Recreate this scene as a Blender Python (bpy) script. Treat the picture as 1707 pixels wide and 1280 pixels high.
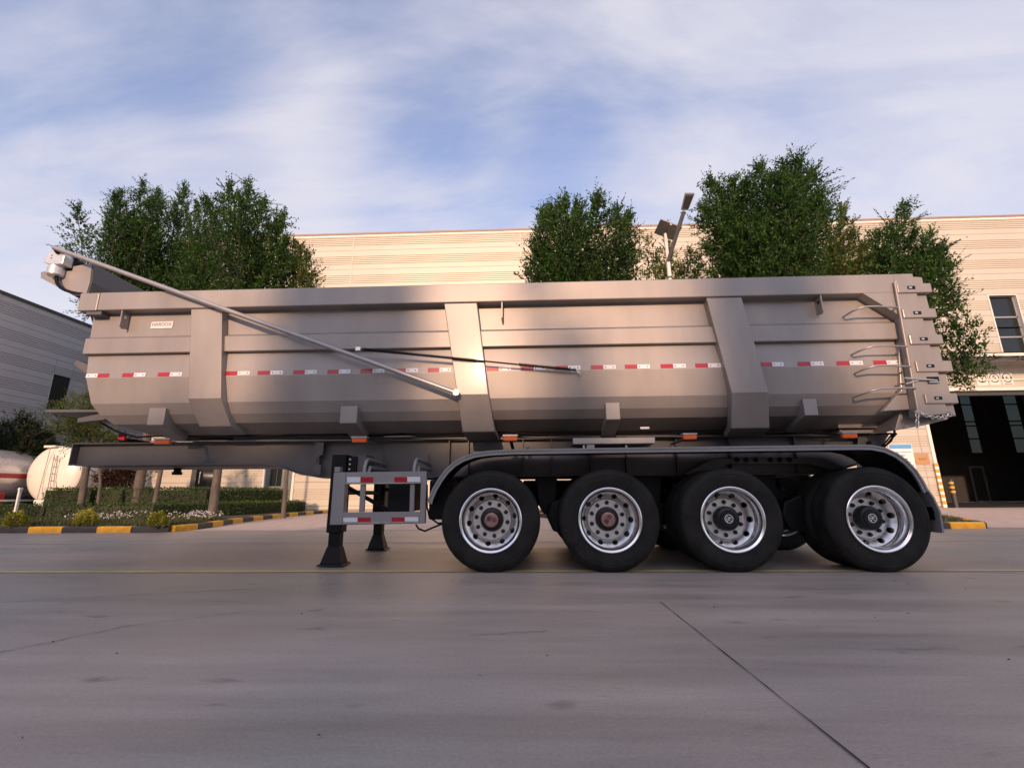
import bpy, bmesh, math, random
import numpy as np
from mathutils import Vector, Matrix
C = bpy.context.scene.collection
for o in list(bpy.data.objects): bpy.data.objects.remove(o)
S = bpy.context.scene
# ------------------------------------------------------------------ camera
FPX, CXP, CYP = 774.0, 853.5, 640.0          # focal length and centre in pixels of the 1707 px wide photograph
VX, VY, SL = 885.0, 825.0, -0.0065           # where the depth direction vanishes, slope of the horizon
CAM = Vector((0, -4.95, 0.755))
_b = Vector((VX-CXP, -(VY-CYP), FPX)); _h = Vector((1, -SL, 0))
_y = _b.normalized(); _x = (_b + _h*(-(_b.dot(_b))/(_h.dot(_b)))).normalized()
if _x.x < 0: _x = -_x
_z = _x.cross(_y)
if _z.y < 0: _z = -_z
RW = Matrix((_x, _y, _z))                    # camera vector (right, up, forward) -> world
cd = bpy.data.cameras.new('camera'); cam = bpy.data.objects.new('camera', cd); C.objects.link(cam)
cd.sensor_fit = 'HORIZONTAL'; cd.sensor_width = 36; cd.lens = 36*FPX/1707; cd.clip_start = .05; cd.clip_end = 5000
rt, up, fw = RW @ Vector((1,0,0)), RW @ Vector((0,1,0)), RW @ Vector((0,0,1))
cam.matrix_world = Matrix(((rt.x,up.x,-fw.x,CAM.x),(rt.y,up.y,-fw.y,CAM.y),(rt.z,up.z,-fw.z,CAM.z),(0,0,0,1)))
S.camera = cam
def P(px, py, Y):                            # survey: point of the place at depth Y that the photograph shows at a pixel
    r = RW @ Vector((px-CXP, -(py-CYP), FPX)); return CAM + r*((Y-CAM.y)/r.y)
def G(px, py, z=0.0):                        # same, on the ground
    r = RW @ Vector((px-CXP, -(py-CYP), FPX)); return CAM + r*((z-CAM.z)/r.z)
# ------------------------------------------------------------------ sky, sun, exposure
SUN_EL, SUN_AZ = math.radians(15), math.radians(185.5)
world = bpy.data.worlds.new('World'); S.world = world; world.use_nodes = True
nt = world.node_tree; nt.nodes.clear(); N = nt.nodes.new; L = nt.links.new
out = N('ShaderNodeOutputWorld'); bg = N('ShaderNodeBackground'); bg.inputs[1].default_value = 0.14
sky = N('ShaderNodeTexSky'); sky.sky_type = 'NISHITA'; sky.sun_disc = False
sky.sun_elevation = SUN_EL; sky.sun_rotation = SUN_AZ; sky.air_density = 1.2; sky.dust_density = 1.0; sky.ozone_density = 2.0
def mnode(op, a, b=None, c=None, tree=nt):
    m = tree.nodes.new('ShaderNodeMath'); m.operation = op
    for i, v in enumerate((a, b, c)):
        if v is None: continue
        if isinstance(v, (int, float)): m.inputs[i].default_value = v
        else: tree.links.new(v, m.inputs[i])
    return m.outputs[0]
tc = N('ShaderNodeTexCoord'); sx = N('ShaderNodeSeparateXYZ'); L(tc.outputs['Generated'], sx.inputs[0])
zz = mnode('ADD', mnode('MAXIMUM', sx.outputs[2], 0.0), 0.30)
cu = mnode('DIVIDE', sx.outputs[0], zz); cv = mnode('DIVIDE', sx.outputs[1], zz)
cb = N('ShaderNodeCombineXYZ'); L(cu, cb.inputs[0]); L(cv, cb.inputs[1])
mp = N('ShaderNodeMapping'); mp.inputs['Rotation'].default_value = (0,0,math.radians(30)); mp.inputs['Scale'].default_value = (0.50,1.35,1); mp.inputs['Location'].default_value = (7.7,3.2,0)
L(cb.outputs[0], mp.inputs[0])
n1 = N('ShaderNodeTexNoise'); n1.inputs['Scale'].default_value = 1.25; n1.inputs['Detail'].default_value = 9; n1.inputs['Roughness'].default_value = .55; n1.inputs['Distortion'].default_value = .35
L(mp.outputs[0], n1.inputs['Vector'])
n2 = N('ShaderNodeTexNoise'); n2.inputs['Scale'].default_value = .7; n2.inputs['Detail'].default_value = 3; L(cb.outputs[0], n2.inputs['Vector'])
cl = mnode('ADD', mnode('MULTIPLY', n1.outputs[0], .78), mnode('MULTIPLY', n2.outputs[0], .20))
mp3 = N('ShaderNodeMapping'); mp3.inputs['Rotation'].default_value = (0,0,math.radians(24)); mp3.inputs['Scale'].default_value = (1.0,2.3,1); L(cb.outputs[0], mp3.inputs[0])
n3 = N('ShaderNodeTexNoise'); n3.inputs['Scale'].default_value = 1.5; n3.inputs['Detail'].default_value = 8; n3.inputs['Roughness'].default_value = .6; n3.inputs['Distortion'].default_value = .9; L(mp3.outputs[0], n3.inputs['Vector'])
cl = mnode('ADD', cl, mnode('MULTIPLY', mnode('SUBTRACT', n3.outputs[0], .44), .34))
# large cloud banks and blue openings: direction in the sky (as surveyed), angular size, amount
for (px, py, size, amt) in ((640,130,14,.13),(380,230,15,.13),(950,120,9,.06),(1150,195,8,.07),(1560,190,14,.03),(60,340,11,.07),(600,345,9,.05),
                            (860,255,11,-.09),(660,270,9,-.08),(1010,240,8,-.06),(150,90,15,-.06),(1330,40,14,-.06),(330,40,8,-.05)):
    dv = (RW @ Vector((px-CXP, -(py-CYP), FPX))).normalized()
    dp = N('ShaderNodeVectorMath'); dp.operation = 'DOT_PRODUCT'; L(tc.outputs['Generated'], dp.inputs[0]); dp.inputs[1].default_value = dv
    mr = N('ShaderNodeMapRange'); mr.interpolation_type = 'SMOOTHERSTEP'; mr.inputs[1].default_value = math.cos(math.radians(size*1.25)); mr.inputs[2].default_value = 1.0; mr.inputs[3].default_value = 0; mr.inputs[4].default_value = amt*.62
    L(dp.outputs['Value'], mr.inputs[0]); cl = mnode('ADD', cl, mr.outputs[0])
cr = N('ShaderNodeValToRGB'); cr.color_ramp.interpolation = 'EASE'
cr.color_ramp.elements[0].position = .36; cr.color_ramp.elements[0].color = (0.16,0.16,0.16,1)
cr.color_ramp.elements[1].position = .70; cr.color_ramp.elements[1].color = (.94,.94,.94,1)
L(cl, cr.inputs[0])
mx = N('ShaderNodeMix'); mx.data_type = 'RGBA'; L(cr.outputs[0], mx.inputs[0])
skb = N('ShaderNodeMix'); skb.data_type = 'RGBA'; skb.blend_type = 'MULTIPLY'; skb.inputs[0].default_value = 1; skb.inputs[7].default_value = (1.30,1.22,1.50,1)
L(sky.outputs[0], skb.inputs[6]); L(skb.outputs[2], mx.inputs[6])
mx.inputs[7].default_value = (4.75,4.6,5.05,1)          # sunlit thin cloud
L(mx.outputs[2], bg.inputs[0]); L(bg.outputs[0], out.inputs[0])
sl = bpy.data.lights.new('sun', 'SUN'); sl.energy = 3.1; sl.angle = math.radians(1.1); sl.color = (1.0, 0.64, 0.42)
sun = bpy.data.objects.new('sun', sl); C.objects.link(sun)
sdir = Vector((math.sin(SUN_AZ)*math.cos(SUN_EL), math.cos(SUN_AZ)*math.cos(SUN_EL), math.sin(SUN_EL)))
sun.rotation_euler = sdir.to_track_quat('Z', 'Y').to_euler()
S.view_settings.view_transform = 'Standard'; S.view_settings.look = 'None'; S.view_settings.exposure = 0.30; S.view_settings.gamma = 1
S.view_settings.use_curve_mapping = False
# ------------------------------------------------------------------ materials
def mat(name, col, rough=.6, metal=0., var=.0, vscale=4., bump=0., bscale=20., coat=0., spec=.5, stretch=(1,1,1), var2=None, bdetail=3):
    m = bpy.data.materials.new(name); m.use_nodes = True; t = m.node_tree; b = t.nodes['Principled BSDF']
    b.inputs['Base Color'].default_value = (*col, 1); b.inputs['Roughness'].default_value = rough; b.inputs['Metallic'].default_value = metal
    b.inputs['Specular IOR Level'].default_value = spec
    if coat: b.inputs['Coat Weight'].default_value = coat; b.inputs['Coat Roughness'].default_value = .12
    if var or bump:
        tcn = t.nodes.new('ShaderNodeTexCoord'); mpn = t.nodes.new('ShaderNodeMapping'); mpn.inputs['Scale'].default_value = stretch
        t.links.new(tcn.outputs['Object'], mpn.inputs[0])
    if var:
        nz = t.nodes.new('ShaderNodeTexNoise'); nz.inputs['Scale'].default_value = vscale; nz.inputs['Detail'].default_value = 6; nz.inputs['Roughness'].default_value = .6
        t.links.new(mpn.outputs[0], nz.inputs['Vector'])
        r = t.nodes.new('ShaderNodeValToRGB'); r.color_ramp.elements[0].position = .3; r.color_ramp.elements[1].position = .7
        lo = tuple(c*(1-var) for c in col); hi = var2 or tuple(min(1, c*(1+var)) for c in col)
        r.color_ramp.elements[0].color = (*lo,1); r.color_ramp.elements[1].color = (*hi,1)
        t.links.new(nz.outputs[0], r.inputs[0]); t.links.new(r.outputs[0], b.inputs['Base Color'])
        rr = t.nodes.new('ShaderNodeMapRange'); rr.inputs[3].default_value = max(0,rough-.08); rr.inputs[4].default_value = min(1,rough+.08)
        t.links.new(nz.outputs[0], rr.inputs[0]); t.links.new(rr.outputs[0], b.inputs['Roughness'])
    if bump:
        n = t.nodes.new('ShaderNodeTexNoise'); n.inputs['Scale'].default_value = bscale; n.inputs['Detail'].default_value = bdetail
        bp = t.nodes.new('ShaderNodeBump'); bp.inputs['Strength'].default_value = bump; bp.inputs['Distance'].default_value = .02
        t.links.new(mpn.outputs[0], n.inputs['Vector']); t.links.new(n.outputs[0], bp.inputs['Height']); t.links.new(bp.outputs[0], b.inputs['Normal'])
    return m
def leafmat(name, col, col2, trans=.3):
    m = bpy.data.materials.new(name); m.use_nodes = True; t = m.node_tree; t.nodes.clear()
    o = t.nodes.new('ShaderNodeOutputMaterial'); d = t.nodes.new('ShaderNodeBsdfPrincipled'); d.inputs['Roughness'].default_value = .55; d.inputs['Specular IOR Level'].default_value = .3
    tr = t.nodes.new('ShaderNodeBsdfTranslucent'); mxs = t.nodes.new('ShaderNodeMixShader'); mxs.inputs[0].default_value = trans
    g = t.nodes.new('ShaderNodeNewGeometry'); r = t.nodes.new('ShaderNodeValToRGB')
    r.color_ramp.elements[0].color = (*col,1); r.color_ramp.elements[1].color = (*col2,1)
    nz = t.nodes.new('ShaderNodeTexNoise'); nz.inputs['Scale'].default_value = .9; nz.inputs['Detail'].default_value = 2; t.links.new(g.outputs['Position'], nz.inputs['Vector'])
    ad = t.nodes.new('ShaderNodeMath'); ad.operation = 'MULTIPLY_ADD'; ad.inputs[1].default_value = .55; t.links.new(g.outputs['Random Per Island'], ad.inputs[0])
    mm = t.nodes.new('ShaderNodeMapRange'); mm.inputs[1].default_value = .35; mm.inputs[2].default_value = .65; mm.inputs[3].default_value = -.05; mm.inputs[4].default_value = .5; t.links.new(nz.outputs[0], mm.inputs[0]); t.links.new(mm.outputs[0], ad.inputs[2])
    t.links.new(ad.outputs[0], r.inputs[0]); t.links.new(r.outputs[0], d.inputs['Base Color']); t.links.new(r.outputs[0], tr.inputs[0])
    t.links.new(d.outputs[0], mxs.inputs[1]); t.links.new(tr.outputs[0], mxs.inputs[2]); t.links.new(mxs.outputs[0], o.inputs[0])
    return m
M = {}
M['paint'] = mat('grey_trailer_paint', (.330,.296,.270), .47, .36, .13, 1.5, .16, 1.5, coat=.05, bdetail=2, stretch=(1.5,1,.4))
M['chassis'] = mat('chassis_paint', (.130,.120,.117), .45, .15, .10, 2.5, .04, 5)
M['black'] = mat('black_paint', (.004,.004,.005), .5, 0, .3, 6, spec=.25)
M['blackplastic'] = mat('black_plastic', (.010,.010,.011), .6, 0, .2, 4, spec=.25)
M['rubber'] = mat('tyre_rubber', (.013,.0125,.012), .7, 0, .3, 5, .12, 60, spec=.2, var2=(.030,.026,.022))
M['alu'] = mat('cast_aluminium', (.76,.74,.71), .38, .9, .06, 12)
M['polish'] = mat('polished_rim', (.88,.87,.86), .2, 1, .03, 9)
M['steel'] = mat('grey_steel', (.42,.40,.39), .38, .5, .08, 8)
M['zinc'] = mat('bright_zinc', (.70,.68,.64), .3, .85, .06, 20)
M['cap'] = mat('red_brown_cap', (.45,.26,.23), .35, .7, .1, 30)
M['red'] = mat('red_reflective', (.42,.006,.016), .3, 0, .12, 60, coat=.4)
M['white'] = mat('white_reflective', (.78,.77,.76), .35, 0, .05, 60, coat=.3)
M['orange'] = mat('orange_lens', (.80,.13,.02), .2, 0, .15, 60, coat=.6)
M['redhose'] = mat('red_coupling', (.5,.01,.03), .4)
M['motor'] = mat('motor_casting', (.74,.71,.66), .32, .55, .05, 12)
M['signwhite'] = mat('white_sign', (.80,.78,.74), .5, 0, .05, 8)
M['ink'] = mat('black_ink', (.02,.02,.02), .6)
M['inkred'] = mat('dark_red_ink', (.25,.10,.08), .6)
M['cream'] = mat('cream_cladding', (.55,.50,.405), .42, .05, .05, .35, .03, 1.2)
M['creamtrim'] = mat('cream_trim', (.80,.74,.66), .45, 0, .04, 1.5)
M['coping'] = mat('brown_coping', (.30,.20,.15), .5, 0, .1, 2)
M['greywall'] = mat('grey_cladding', (.47,.465,.475), .5, .1, .05, .4, .03, 1.2)
M['backing'] = mat('wall_backing', (.30,.27,.23), .8)
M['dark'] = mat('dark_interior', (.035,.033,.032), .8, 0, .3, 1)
M['frame'] = mat('dark_window_frame', (.05,.05,.05), .45)
M['door'] = mat('grey_green_door', (.16,.18,.165), .45, 0, .1, 2)
M['yellow'] = mat('yellow_kerb_paint', (.70,.36,.025), .6, 0, .22, 6, .1, 30)
M['kerbblack'] = mat('black_kerb_paint', (.035,.035,.04), .6, 0, .35, 6, .1, 30)
M['soil'] = mat('bed_soil', (.07,.06,.04), .95, 0, .4, 5, .5, 12)
M['bark'] = mat('tree_bark', (.13,.105,.085), .9, 0, .35, 9, .6, 25, stretch=(1,1,.3))
M['tankwhite'] = mat('cream_tank_paint', (.86,.81,.70), .35, 0, .04, 2, coat=.3)
M['tanksilver'] = mat('silver_tank_paint', (.62,.61,.62), .28, .5, .05, 2, coat=.3)
M['tankred'] = mat('red_tank_stripe', (.40,.02,.02), .4)
M['brownfar'] = mat('brown_far_wall', (.055,.042,.036), .8, 0, .2, .5)
M['plaque'] = mat('bronze_plaque', (.55,.30,.13), .4, .3, .08, 10)
M['blueposter'] = mat('blue_poster', (.12,.35,.62), .5)
M['hub'] = mat('hub_black', (.010,.010,.010), .35, .2)
M['lampgrey'] = mat('lamp_brown_grey', (.10,.085,.075), .5, .2, .1, 6)
M['panel'] = mat('panel_back', (.30,.28,.26), .5, .2, .05, 3)
M['leaf'] = leafmat('leaf_green', (.015,.044,.009), (.070,.145,.024))
M['leaf2'] = leafmat('leaf_olive', (.045,.075,.012), (.15,.19,.040))
M['leafdark'] = leafmat('leaf_dark', (.014,.022,.008), (.035,.050,.018), .15)
M['hedge'] = leafmat('hedge_leaf', (.028,.060,.012), (.085,.135,.03), .15)
M['bush'] = leafmat('yellow_bush_leaf', (.16,.17,.015), (.40,.38,.05), .2)
M['grass'] = leafmat('grass_blade', (.045,.055,.018), (.11,.12,.05), .2)
M['petal'] = leafmat('white_petal', (.62,.58,.58), (.85,.83,.84), .2)
M['redleaf'] = leafmat('red_brown_leaf', (.03,.013,.010), (.07,.03,.02), .2)
def glassmat():
    m = bpy.data.materials.new('window_glass'); m.use_nodes = True; t = m.node_tree; b = t.nodes['Principled BSDF']
    b.inputs['Base Color'].default_value = (.02,.024,.024,1); b.inputs['Roughness'].default_value = .04; b.inputs['Specular IOR Level'].default_value = .35
    return m
M['glass'] = glassmat()
def clearglass():
    m = bpy.data.materials.new('clear_glass'); m.use_nodes = True; t = m.node_tree; t.nodes.clear()
    o = t.nodes.new('ShaderNodeOutputMaterial'); a = t.nodes.new('ShaderNodeBsdfTransparent'); a.inputs[0].default_value = (.20,.21,.20,1)
    g = t.nodes.new('ShaderNodeBsdfGlossy'); g.inputs['Roughness'].default_value = .05; x = t.nodes.new('ShaderNodeMixShader'); x.inputs[0].default_value = .08
    t.links.new(a.outputs[0], x.inputs[1]); t.links.new(g.outputs[0], x.inputs[2]); t.links.new(x.outputs[0], o.inputs[0]); return m
M['clear'] = clearglass()
def groundmat():
    m = bpy.data.materials.new('worn_concrete'); m.use_nodes = True; t = m.node_tree; b = t.nodes['Principled BSDF']; N = t.nodes.new; L = t.links.new
    tc = N('ShaderNodeTexCoord'); mp = N('ShaderNodeMapping'); mp.inputs['Scale'].default_value = (.24,2.1,1); L(tc.outputs['Object'], mp.inputs[0])
    a = N('ShaderNodeTexNoise'); a.inputs['Scale'].default_value = 1.1; a.inputs['Detail'].default_value = 11; a.inputs['Roughness'].default_value = .70; L(mp.outputs[0], a.inputs['Vector'])
    c = N('ShaderNodeTexNoise'); c.inputs['Scale'].default_value = .35; c.inputs['Detail'].default_value = 4; L(tc.outputs['Object'], c.inputs['Vector'])
    s = N('ShaderNodeTexNoise'); s.inputs['Scale'].default_value = 75; s.inputs['Detail'].default_value = 9; s.inputs['Roughness'].default_value = .7; L(tc.outputs['Object'], s.inputs['Vector'])
    r = N('ShaderNodeValToRGB'); e = r.color_ramp.elements; e[0].position = .33; e[0].color = (.295,.256,.224,1); e[1].position = .70; e[1].color = (.49,.430,.380,1); L(a.outputs[0], r.inputs[0])
    r2 = N('ShaderNodeValToRGB'); e = r2.color_ramp.elements; e[0].position = .35; e[0].color = (.82,.86,.88,1); e[1].position = .65; e[1].color = (1.12,1.02,.98,1); L(c.outputs[0], r2.inputs[0])
    r3 = N('ShaderNodeValToRGB'); e = r3.color_ramp.elements; e[0].position = .30; e[0].color = (.80,.795,.79,1); e[1].position = .60; e[1].color = (1.06,1.06,1.06,1); L(s.outputs[0], r3.inputs[0])
    m1 = N('ShaderNodeMix'); m1.data_type='RGBA'; m1.blend_type='MULTIPLY'; m1.inputs[0].default_value=1; L(r.outputs[0], m1.inputs[6]); L(r2.outputs[0], m1.inputs[7])
    m2 = N('ShaderNodeMix'); m2.data_type='RGBA'; m2.blend_type='MULTIPLY'; m2.inputs[0].default_value=1; L(m1.outputs[2], m2.inputs[6]); L(r3.outputs[0], m2.inputs[7])
    # dark oil spots
    v = N('ShaderNodeTexNoise'); v.inputs['Scale'].default_value = 3.2; v.inputs['Detail'].default_value = 3; mp2 = N('ShaderNodeMapping'); mp2.inputs['Scale'].default_value=(.6,1.3,1); L(tc.outputs['Object'], mp2.inputs[0]); L(mp2.outputs[0], v.inputs['Vector'])
    r4 = N('ShaderNodeValToRGB'); e = r4.color_ramp.elements; e[0].position = .27; e[0].color = (.62,.62,.62,1); e[1].position = .34; e[1].color = (1,1,1,1); L(v.outputs[0], r4.inputs[0])
    m3 = N('ShaderNodeMix'); m3.data_type='RGBA'; m3.blend_type='MULTIPLY'; m3.inputs[0].default_value=1; L(m2.outputs[2], m3.inputs[6]); L(r4.outputs[0], m3.inputs[7])
    L(m3.outputs[2], b.inputs['Base Color'])
    rr = N('ShaderNodeMapRange'); rr.inputs[1].default_value=.3; rr.inputs[2].default_value=.7; rr.inputs[3].default_value=.36; rr.inputs[4].default_value=.60; L(a.outputs[0], rr.inputs[0]); L(rr.outputs[0], b.inputs['Roughness'])
    bp = N('ShaderNodeBump'); bp.inputs['Strength'].default_value=.4; bp.inputs['Distance'].default_value=.006; L(s.outputs[0], bp.inputs['Height']); L(bp.outputs[0], b.inputs['Normal'])
    return m
M['ground'] = groundmat()
M['pave'] = mat('pinkish_paving', (.58,.45,.38), .7, 0, .18, 3, .2, 30)
M['lineyellow'] = mat('worn_yellow_line', (.66,.45,.18), .7, 0, .35, 2.5, stretch=(.6,3,1), var2=(.85,.66,.34))
M['linewhite'] = mat('worn_white_line', (.62,.58,.55), .7, 0, .4, 2.5, stretch=(.6,3,1))
M['joint'] = mat('dark_joint', (.02,.018,.017), .9)
# ------------------------------------------------------------------ mesh helpers
class MB:
    def __init__(s): s.v = []; s.f = []; s.m = []; s.cm = 0
    def add(s, vs, fs):
        k = len(s.v); s.v += [tuple(v) for v in vs]
        for f in fs: s.f.append([i+k for i in f]); s.m.append(s.cm)
        return s
    def box(s, x0,x1,y0,y1,z0,z1):
        return s.add([(x0,y0,z0),(x1,y0,z0),(x1,y1,z0),(x0,y1,z0),(x0,y0,z1),(x1,y0,z1),(x1,y1,z1),(x0,y1,z1)],
                     [(0,3,2,1),(4,5,6,7),(0,1,5,4),(1,2,6,5),(2,3,7,6),(3,0,4,7)])
    def prism(s, pts, y0, y1):               # polygon in x,z (list of (x,z)) extruded along y
        n = len(pts)
        a = sum(pts[i][0]*pts[(i+1)%n][1]-pts[(i+1)%n][0]*pts[i][1] for i in range(n))
        if a < 0: pts = pts[::-1]
        vs = [(x,y0,z) for x,z in pts]+[(x,y1,z) for x,z in pts]
        return s.add(vs, [tuple(range(n)), tuple(range(2*n-1,n-1,-1))]+[(i,i+n,(i+1)%n+n,(i+1)%n) for i in range(n)])
    def loft(s, rings, caps=True, closed=True):
        n = len(rings[0]); k = len(rings)
        fs = []
        for i in range(k-1):
            for j in range(n if closed else n-1):
                fs.append((i*n+j, i*n+(j+1)%n, (i+1)*n+(j+1)%n, (i+1)*n+j))
        if caps: fs += [tuple(range(n-1,-1,-1)), tuple(range((k-1)*n, k*n))]
        return s.add([p for r in rings for p in r], fs)
    def tube(s, pts, r, n=10, caps=True):
        pts = [Vector(p) for p in pts]; rs = r if isinstance(r,(list,tuple)) else [r]*len(pts); rings = []
        pu = None
        for i, p in enumerate(pts):
            d = (pts[min(i+1,len(pts)-1)]-pts[max(i-1,0)]).normalized()
            if pu is None: pu = d.orthogonal().normalized()
            pu = (pu-d*pu.dot(d)).normalized(); w = d.cross(pu)
            rings.append([p+(pu*math.cos(2*math.pi*j/n)+w*math.sin(2*math.pi*j/n))*rs[i] for j in range(n)])
        return s.loft(rings, caps)
    def lathe_y(s, prof, c, n=48, caps=False):   # prof list of (r, y) about the y axis through c
        rings = [[(c[0]+r*math.cos(2*math.pi*j/n), c[1]+y, c[2]+r*math.sin(2*math.pi*j/n)) for j in range(n)] for r,y in prof]
        return s.loft(rings, caps)
    def bar(s, a, b, w, h, upv=(0,0,1)):         # rectangular bar from a to b
        a, b = Vector(a), Vector(b); d = (b-a).normalized(); u = Vector(upv); u = (u-d*u.dot(d)).normalized(); q = d.cross(u)
        c = [(-w/2,-h/2),(w/2,-h/2),(w/2,h/2),(-w/2,h/2)]
        return s.loft([[p+q*i+u*j for i,j in c] for p in (a,b)])
    def mesh(s, name, mats, smooth=False):
        me = bpy.data.meshes.new(name); me.from_pydata(s.v, [], s.f)
        for m in (mats if isinstance(mats,(list,tuple)) else [mats]): me.materials.append(m)
        if any(s.m): me.polygons.foreach_set('material_index', s.m)
        if smooth: me.polygons.foreach_set('use_smooth', [True]*len(me.polygons))
        me.update(); return me
    def build(s, name, mats, parent=None, smooth=False, bevel=0, auto=None, fixn=False):
        me = s.mesh(name, mats, smooth)
        if fixn:
            bm = bmesh.new(); bm.from_mesh(me); bmesh.ops.recalc_face_normals(bm, faces=bm.faces); bm.to_mesh(me); bm.free()
        if auto:
            me.polygons.foreach_set('use_smooth', [True]*len(me.polygons)); me.set_sharp_from_angle(angle=math.radians(auto))
        return link(name, me, parent, bevel)
def link(name, me, parent=None, bevel=0):
    o = bpy.data.objects.new(name, me); C.objects.link(o)
    if parent:
        o.parent = parent
        if parent.type == 'EMPTY': o.matrix_parent_inverse = Matrix.Translation(-Vector(parent['at']))
    if bevel:
        b = o.modifiers.new('bevel','BEVEL'); b.width = bevel; b.segments = 2; b.limit_method = 'ANGLE'; b.angle_limit = math.radians(35)
    return o
def tag(o, label=None, cat=None, group=None, kind=None):
    if label: o['label'] = label
    if cat: o['category'] = cat
    if group: o['group'] = group
    if kind: o['kind'] = kind
    return o
def thing(name, label, cat, at, group=None):
    o = bpy.data.objects.new(name, None); C.objects.link(o); o.location = at; o['at'] = tuple(at); o.empty_display_size = .2
    return tag(o, label, cat, group)
def textmesh(txt, size, bold=0):
    cu = bpy.data.curves.new('text','FONT'); cu.body = txt; cu.size = size; cu.align_x = 'CENTER'; cu.align_y = 'CENTER'; cu.extrude = .0008; cu.offset = bold
    ob = bpy.data.objects.new('text', cu); C.objects.link(ob)
    dg = bpy.context.evaluated_depsgraph_get(); me = bpy.data.meshes.new_from_object(ob.evaluated_get(dg))
    bpy.data.objects.remove(ob); return me
def put_text(name, txt, size, x, y, z, m, parent, sx=1.0, bold=0):
    me = textmesh(txt, size, bold); me.materials.clear(); me.materials.append(m)
    me.transform(Matrix.Translation((x,y,z)) @ Matrix.Rotation(math.radians(90),4,'X') @ Matrix.Diagonal((sx,1,1,1)))
    return link(name, me, parent)
# ------------------------------------------------------------------ ground
def sheet(name, pts, z, m, kind='structure'):
    b = MB(); b.add([(x,y,z) for x,y in pts], [tuple(range(len(pts)))]); o = b.build(name, m); o['kind'] = kind; return o
sheet('ground', [(-900,-900),(900,-900),(900,900),(-900,900)], 0, M['ground'])
sheet('driveway_paving', [(-7.9,5.9),(3.4,5.9),(1.6,19.95),(-9.4,19.95)], .004, M['pave'])
sheet('forecourt_paving', [(9.95,5.9),(44,5.9),(44,19.95),(11.6,19.95)], .004, M['pave'])
def gline(name, a, b, w, m, z=.005, wob=0, seg=1, seed=0, parent=None):
    rr = random.Random(seed); a, b = Vector((*a,0)), Vector((*b,0)); d = (b-a).normalized(); q = Vector((-d.y,d.x,0)); mb = MB(); L_, R_ = [], []
    for i in range(seg+1):
        p = a.lerp(b, i/seg)+q*rr.uniform(-wob,wob); ww = w*(1 if not wob else rr.uniform(.35,1.2))
        L_.append(p+q*ww/2); R_.append(p-q*ww/2)
    mb.add([(p.x,p.y,z) for p in L_+R_], [(i+1+seg, i+2+seg, i+1, i) for i in range(seg)])
    o = mb.build(name, m); o['kind'] = 'structure'; return o
gline('yellow_road_line', (-40,-.16), (40,.34), .10, M['lineyellow'])
gline('white_road_line', (-40,2.80), (40,3.40), .05, M['linewhite'])
gline('white_edge_line', (-40,5.12), (-7.7,5.22), .06, M['linewhite'])
gline('concrete_joint', (.92,-1.3), (.95,-4.9), .0065, M['joint'], wob=.002, seg=26, seed=3)
gline('concrete_joint', (.95,-4.9), (.95,-30), .007, M['joint'])
gline('ground_crack', (-2.75,-2.62), (-2.44,-1.97), .007, M['joint'], wob=.008, seg=16, seed=5)
gline('ground_crack', (-2.44,-1.97), (-1.9,-1.6), .004, M['joint'], wob=.012, seg=16, seed=8)
gline('ground_crack', (-4.2,-1.44), (-1.7,-.62), .004, M['joint'], wob=.012, seg=30, seed=6)
gline('ground_crack', (-.35,-2.15), (.08,-2.05), .005, M['joint'], wob=.015, seg=12, seed=10)
# litter on the ground: leaf fragments and a twig
rr = random.Random(4)
lit = MB()
for i in range(40):
    x, y = rr.uniform(-4,4), rr.uniform(-4,-.3); a = rr.uniform(0,6.3); s = rr.uniform(.004,.014)
    c, sn = math.cos(a)*s, math.sin(a)*s
    lit.add([(x-c,y-sn,.004),(x-sn*.5,y+c*.5,.009),(x+c,y+sn,.005),(x+sn*.5,y-c*.5,.007)], [(0,1,2,3),(3,2,1,0)])
tag(lit.build('leaf_litter', M['joint']), 'tiny dark leaf scraps scattered over the grey concrete', 'litter', kind='stuff')
# ------------------------------------------------------------------ kerbs, one painted stone each
def kerb_run(root, pts, first, length=.78):
    pts = [Vector((*p,0)) for p in pts]; seglen = [(pts[i+1]-pts[i]).length for i in range(len(pts)-1)]; tot = sum(seglen); n = max(1, round(tot/length)); 
    def at(s):
        for i, l in enumerate(seglen):
            if s <= l+1e-6 or i == len(seglen)-1: return pts[i].lerp(pts[i+1], s/l)
            s -= l
    for k in range(n):
        a, b = at(tot*k/n), at(tot*(k+1)/n); d = (b-a).normalized(); a, b = a+d*.006, b-d*.006; q = Vector((-d.y,d.x,0))*.09
        mb = MB(); h = .135; t = .012
        ring = lambda p: [p-q+Vector((0,0,-.05)), p+q+Vector((0,0,-.05)), p+q+Vector((0,0,h)), p-q*.75+Vector((0,0,h)), p-q+Vector((0,0,h-.03))]
        mb.loft([ring(a), ring(b)])
        mb.build('kerb_stone', M['yellow'] if (k+first)%2 else M['kerbblack'], root, bevel=.006, fixn=True)
def kerb(name, pts, first=0):
    o = bpy.data.objects.new(name, None); C.objects.link(o); o['at'] = (0,0,0); o['kind'] = 'structure'; kerb_run(o, pts, first); return o
kerb('kerb', [(-17.6,5.55),(-8.3,5.55),(-8.05,5.75),(-8.15,6.7),(-8.85,9.1),(-9.2,11.2),(-9.5,13.5),(-9.62,15.8),(-9.5,17.4)], 1)
kerb('kerb', [(4.1,5.8),(9.62,5.8),(9.8,6.0),(11.3,8.6),(12.2,12.5)], 1)
kerb('kerb', [(4.1,5.8),(1.6,8.5),(.35,11.9),(-.1,15)], 0)
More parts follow.
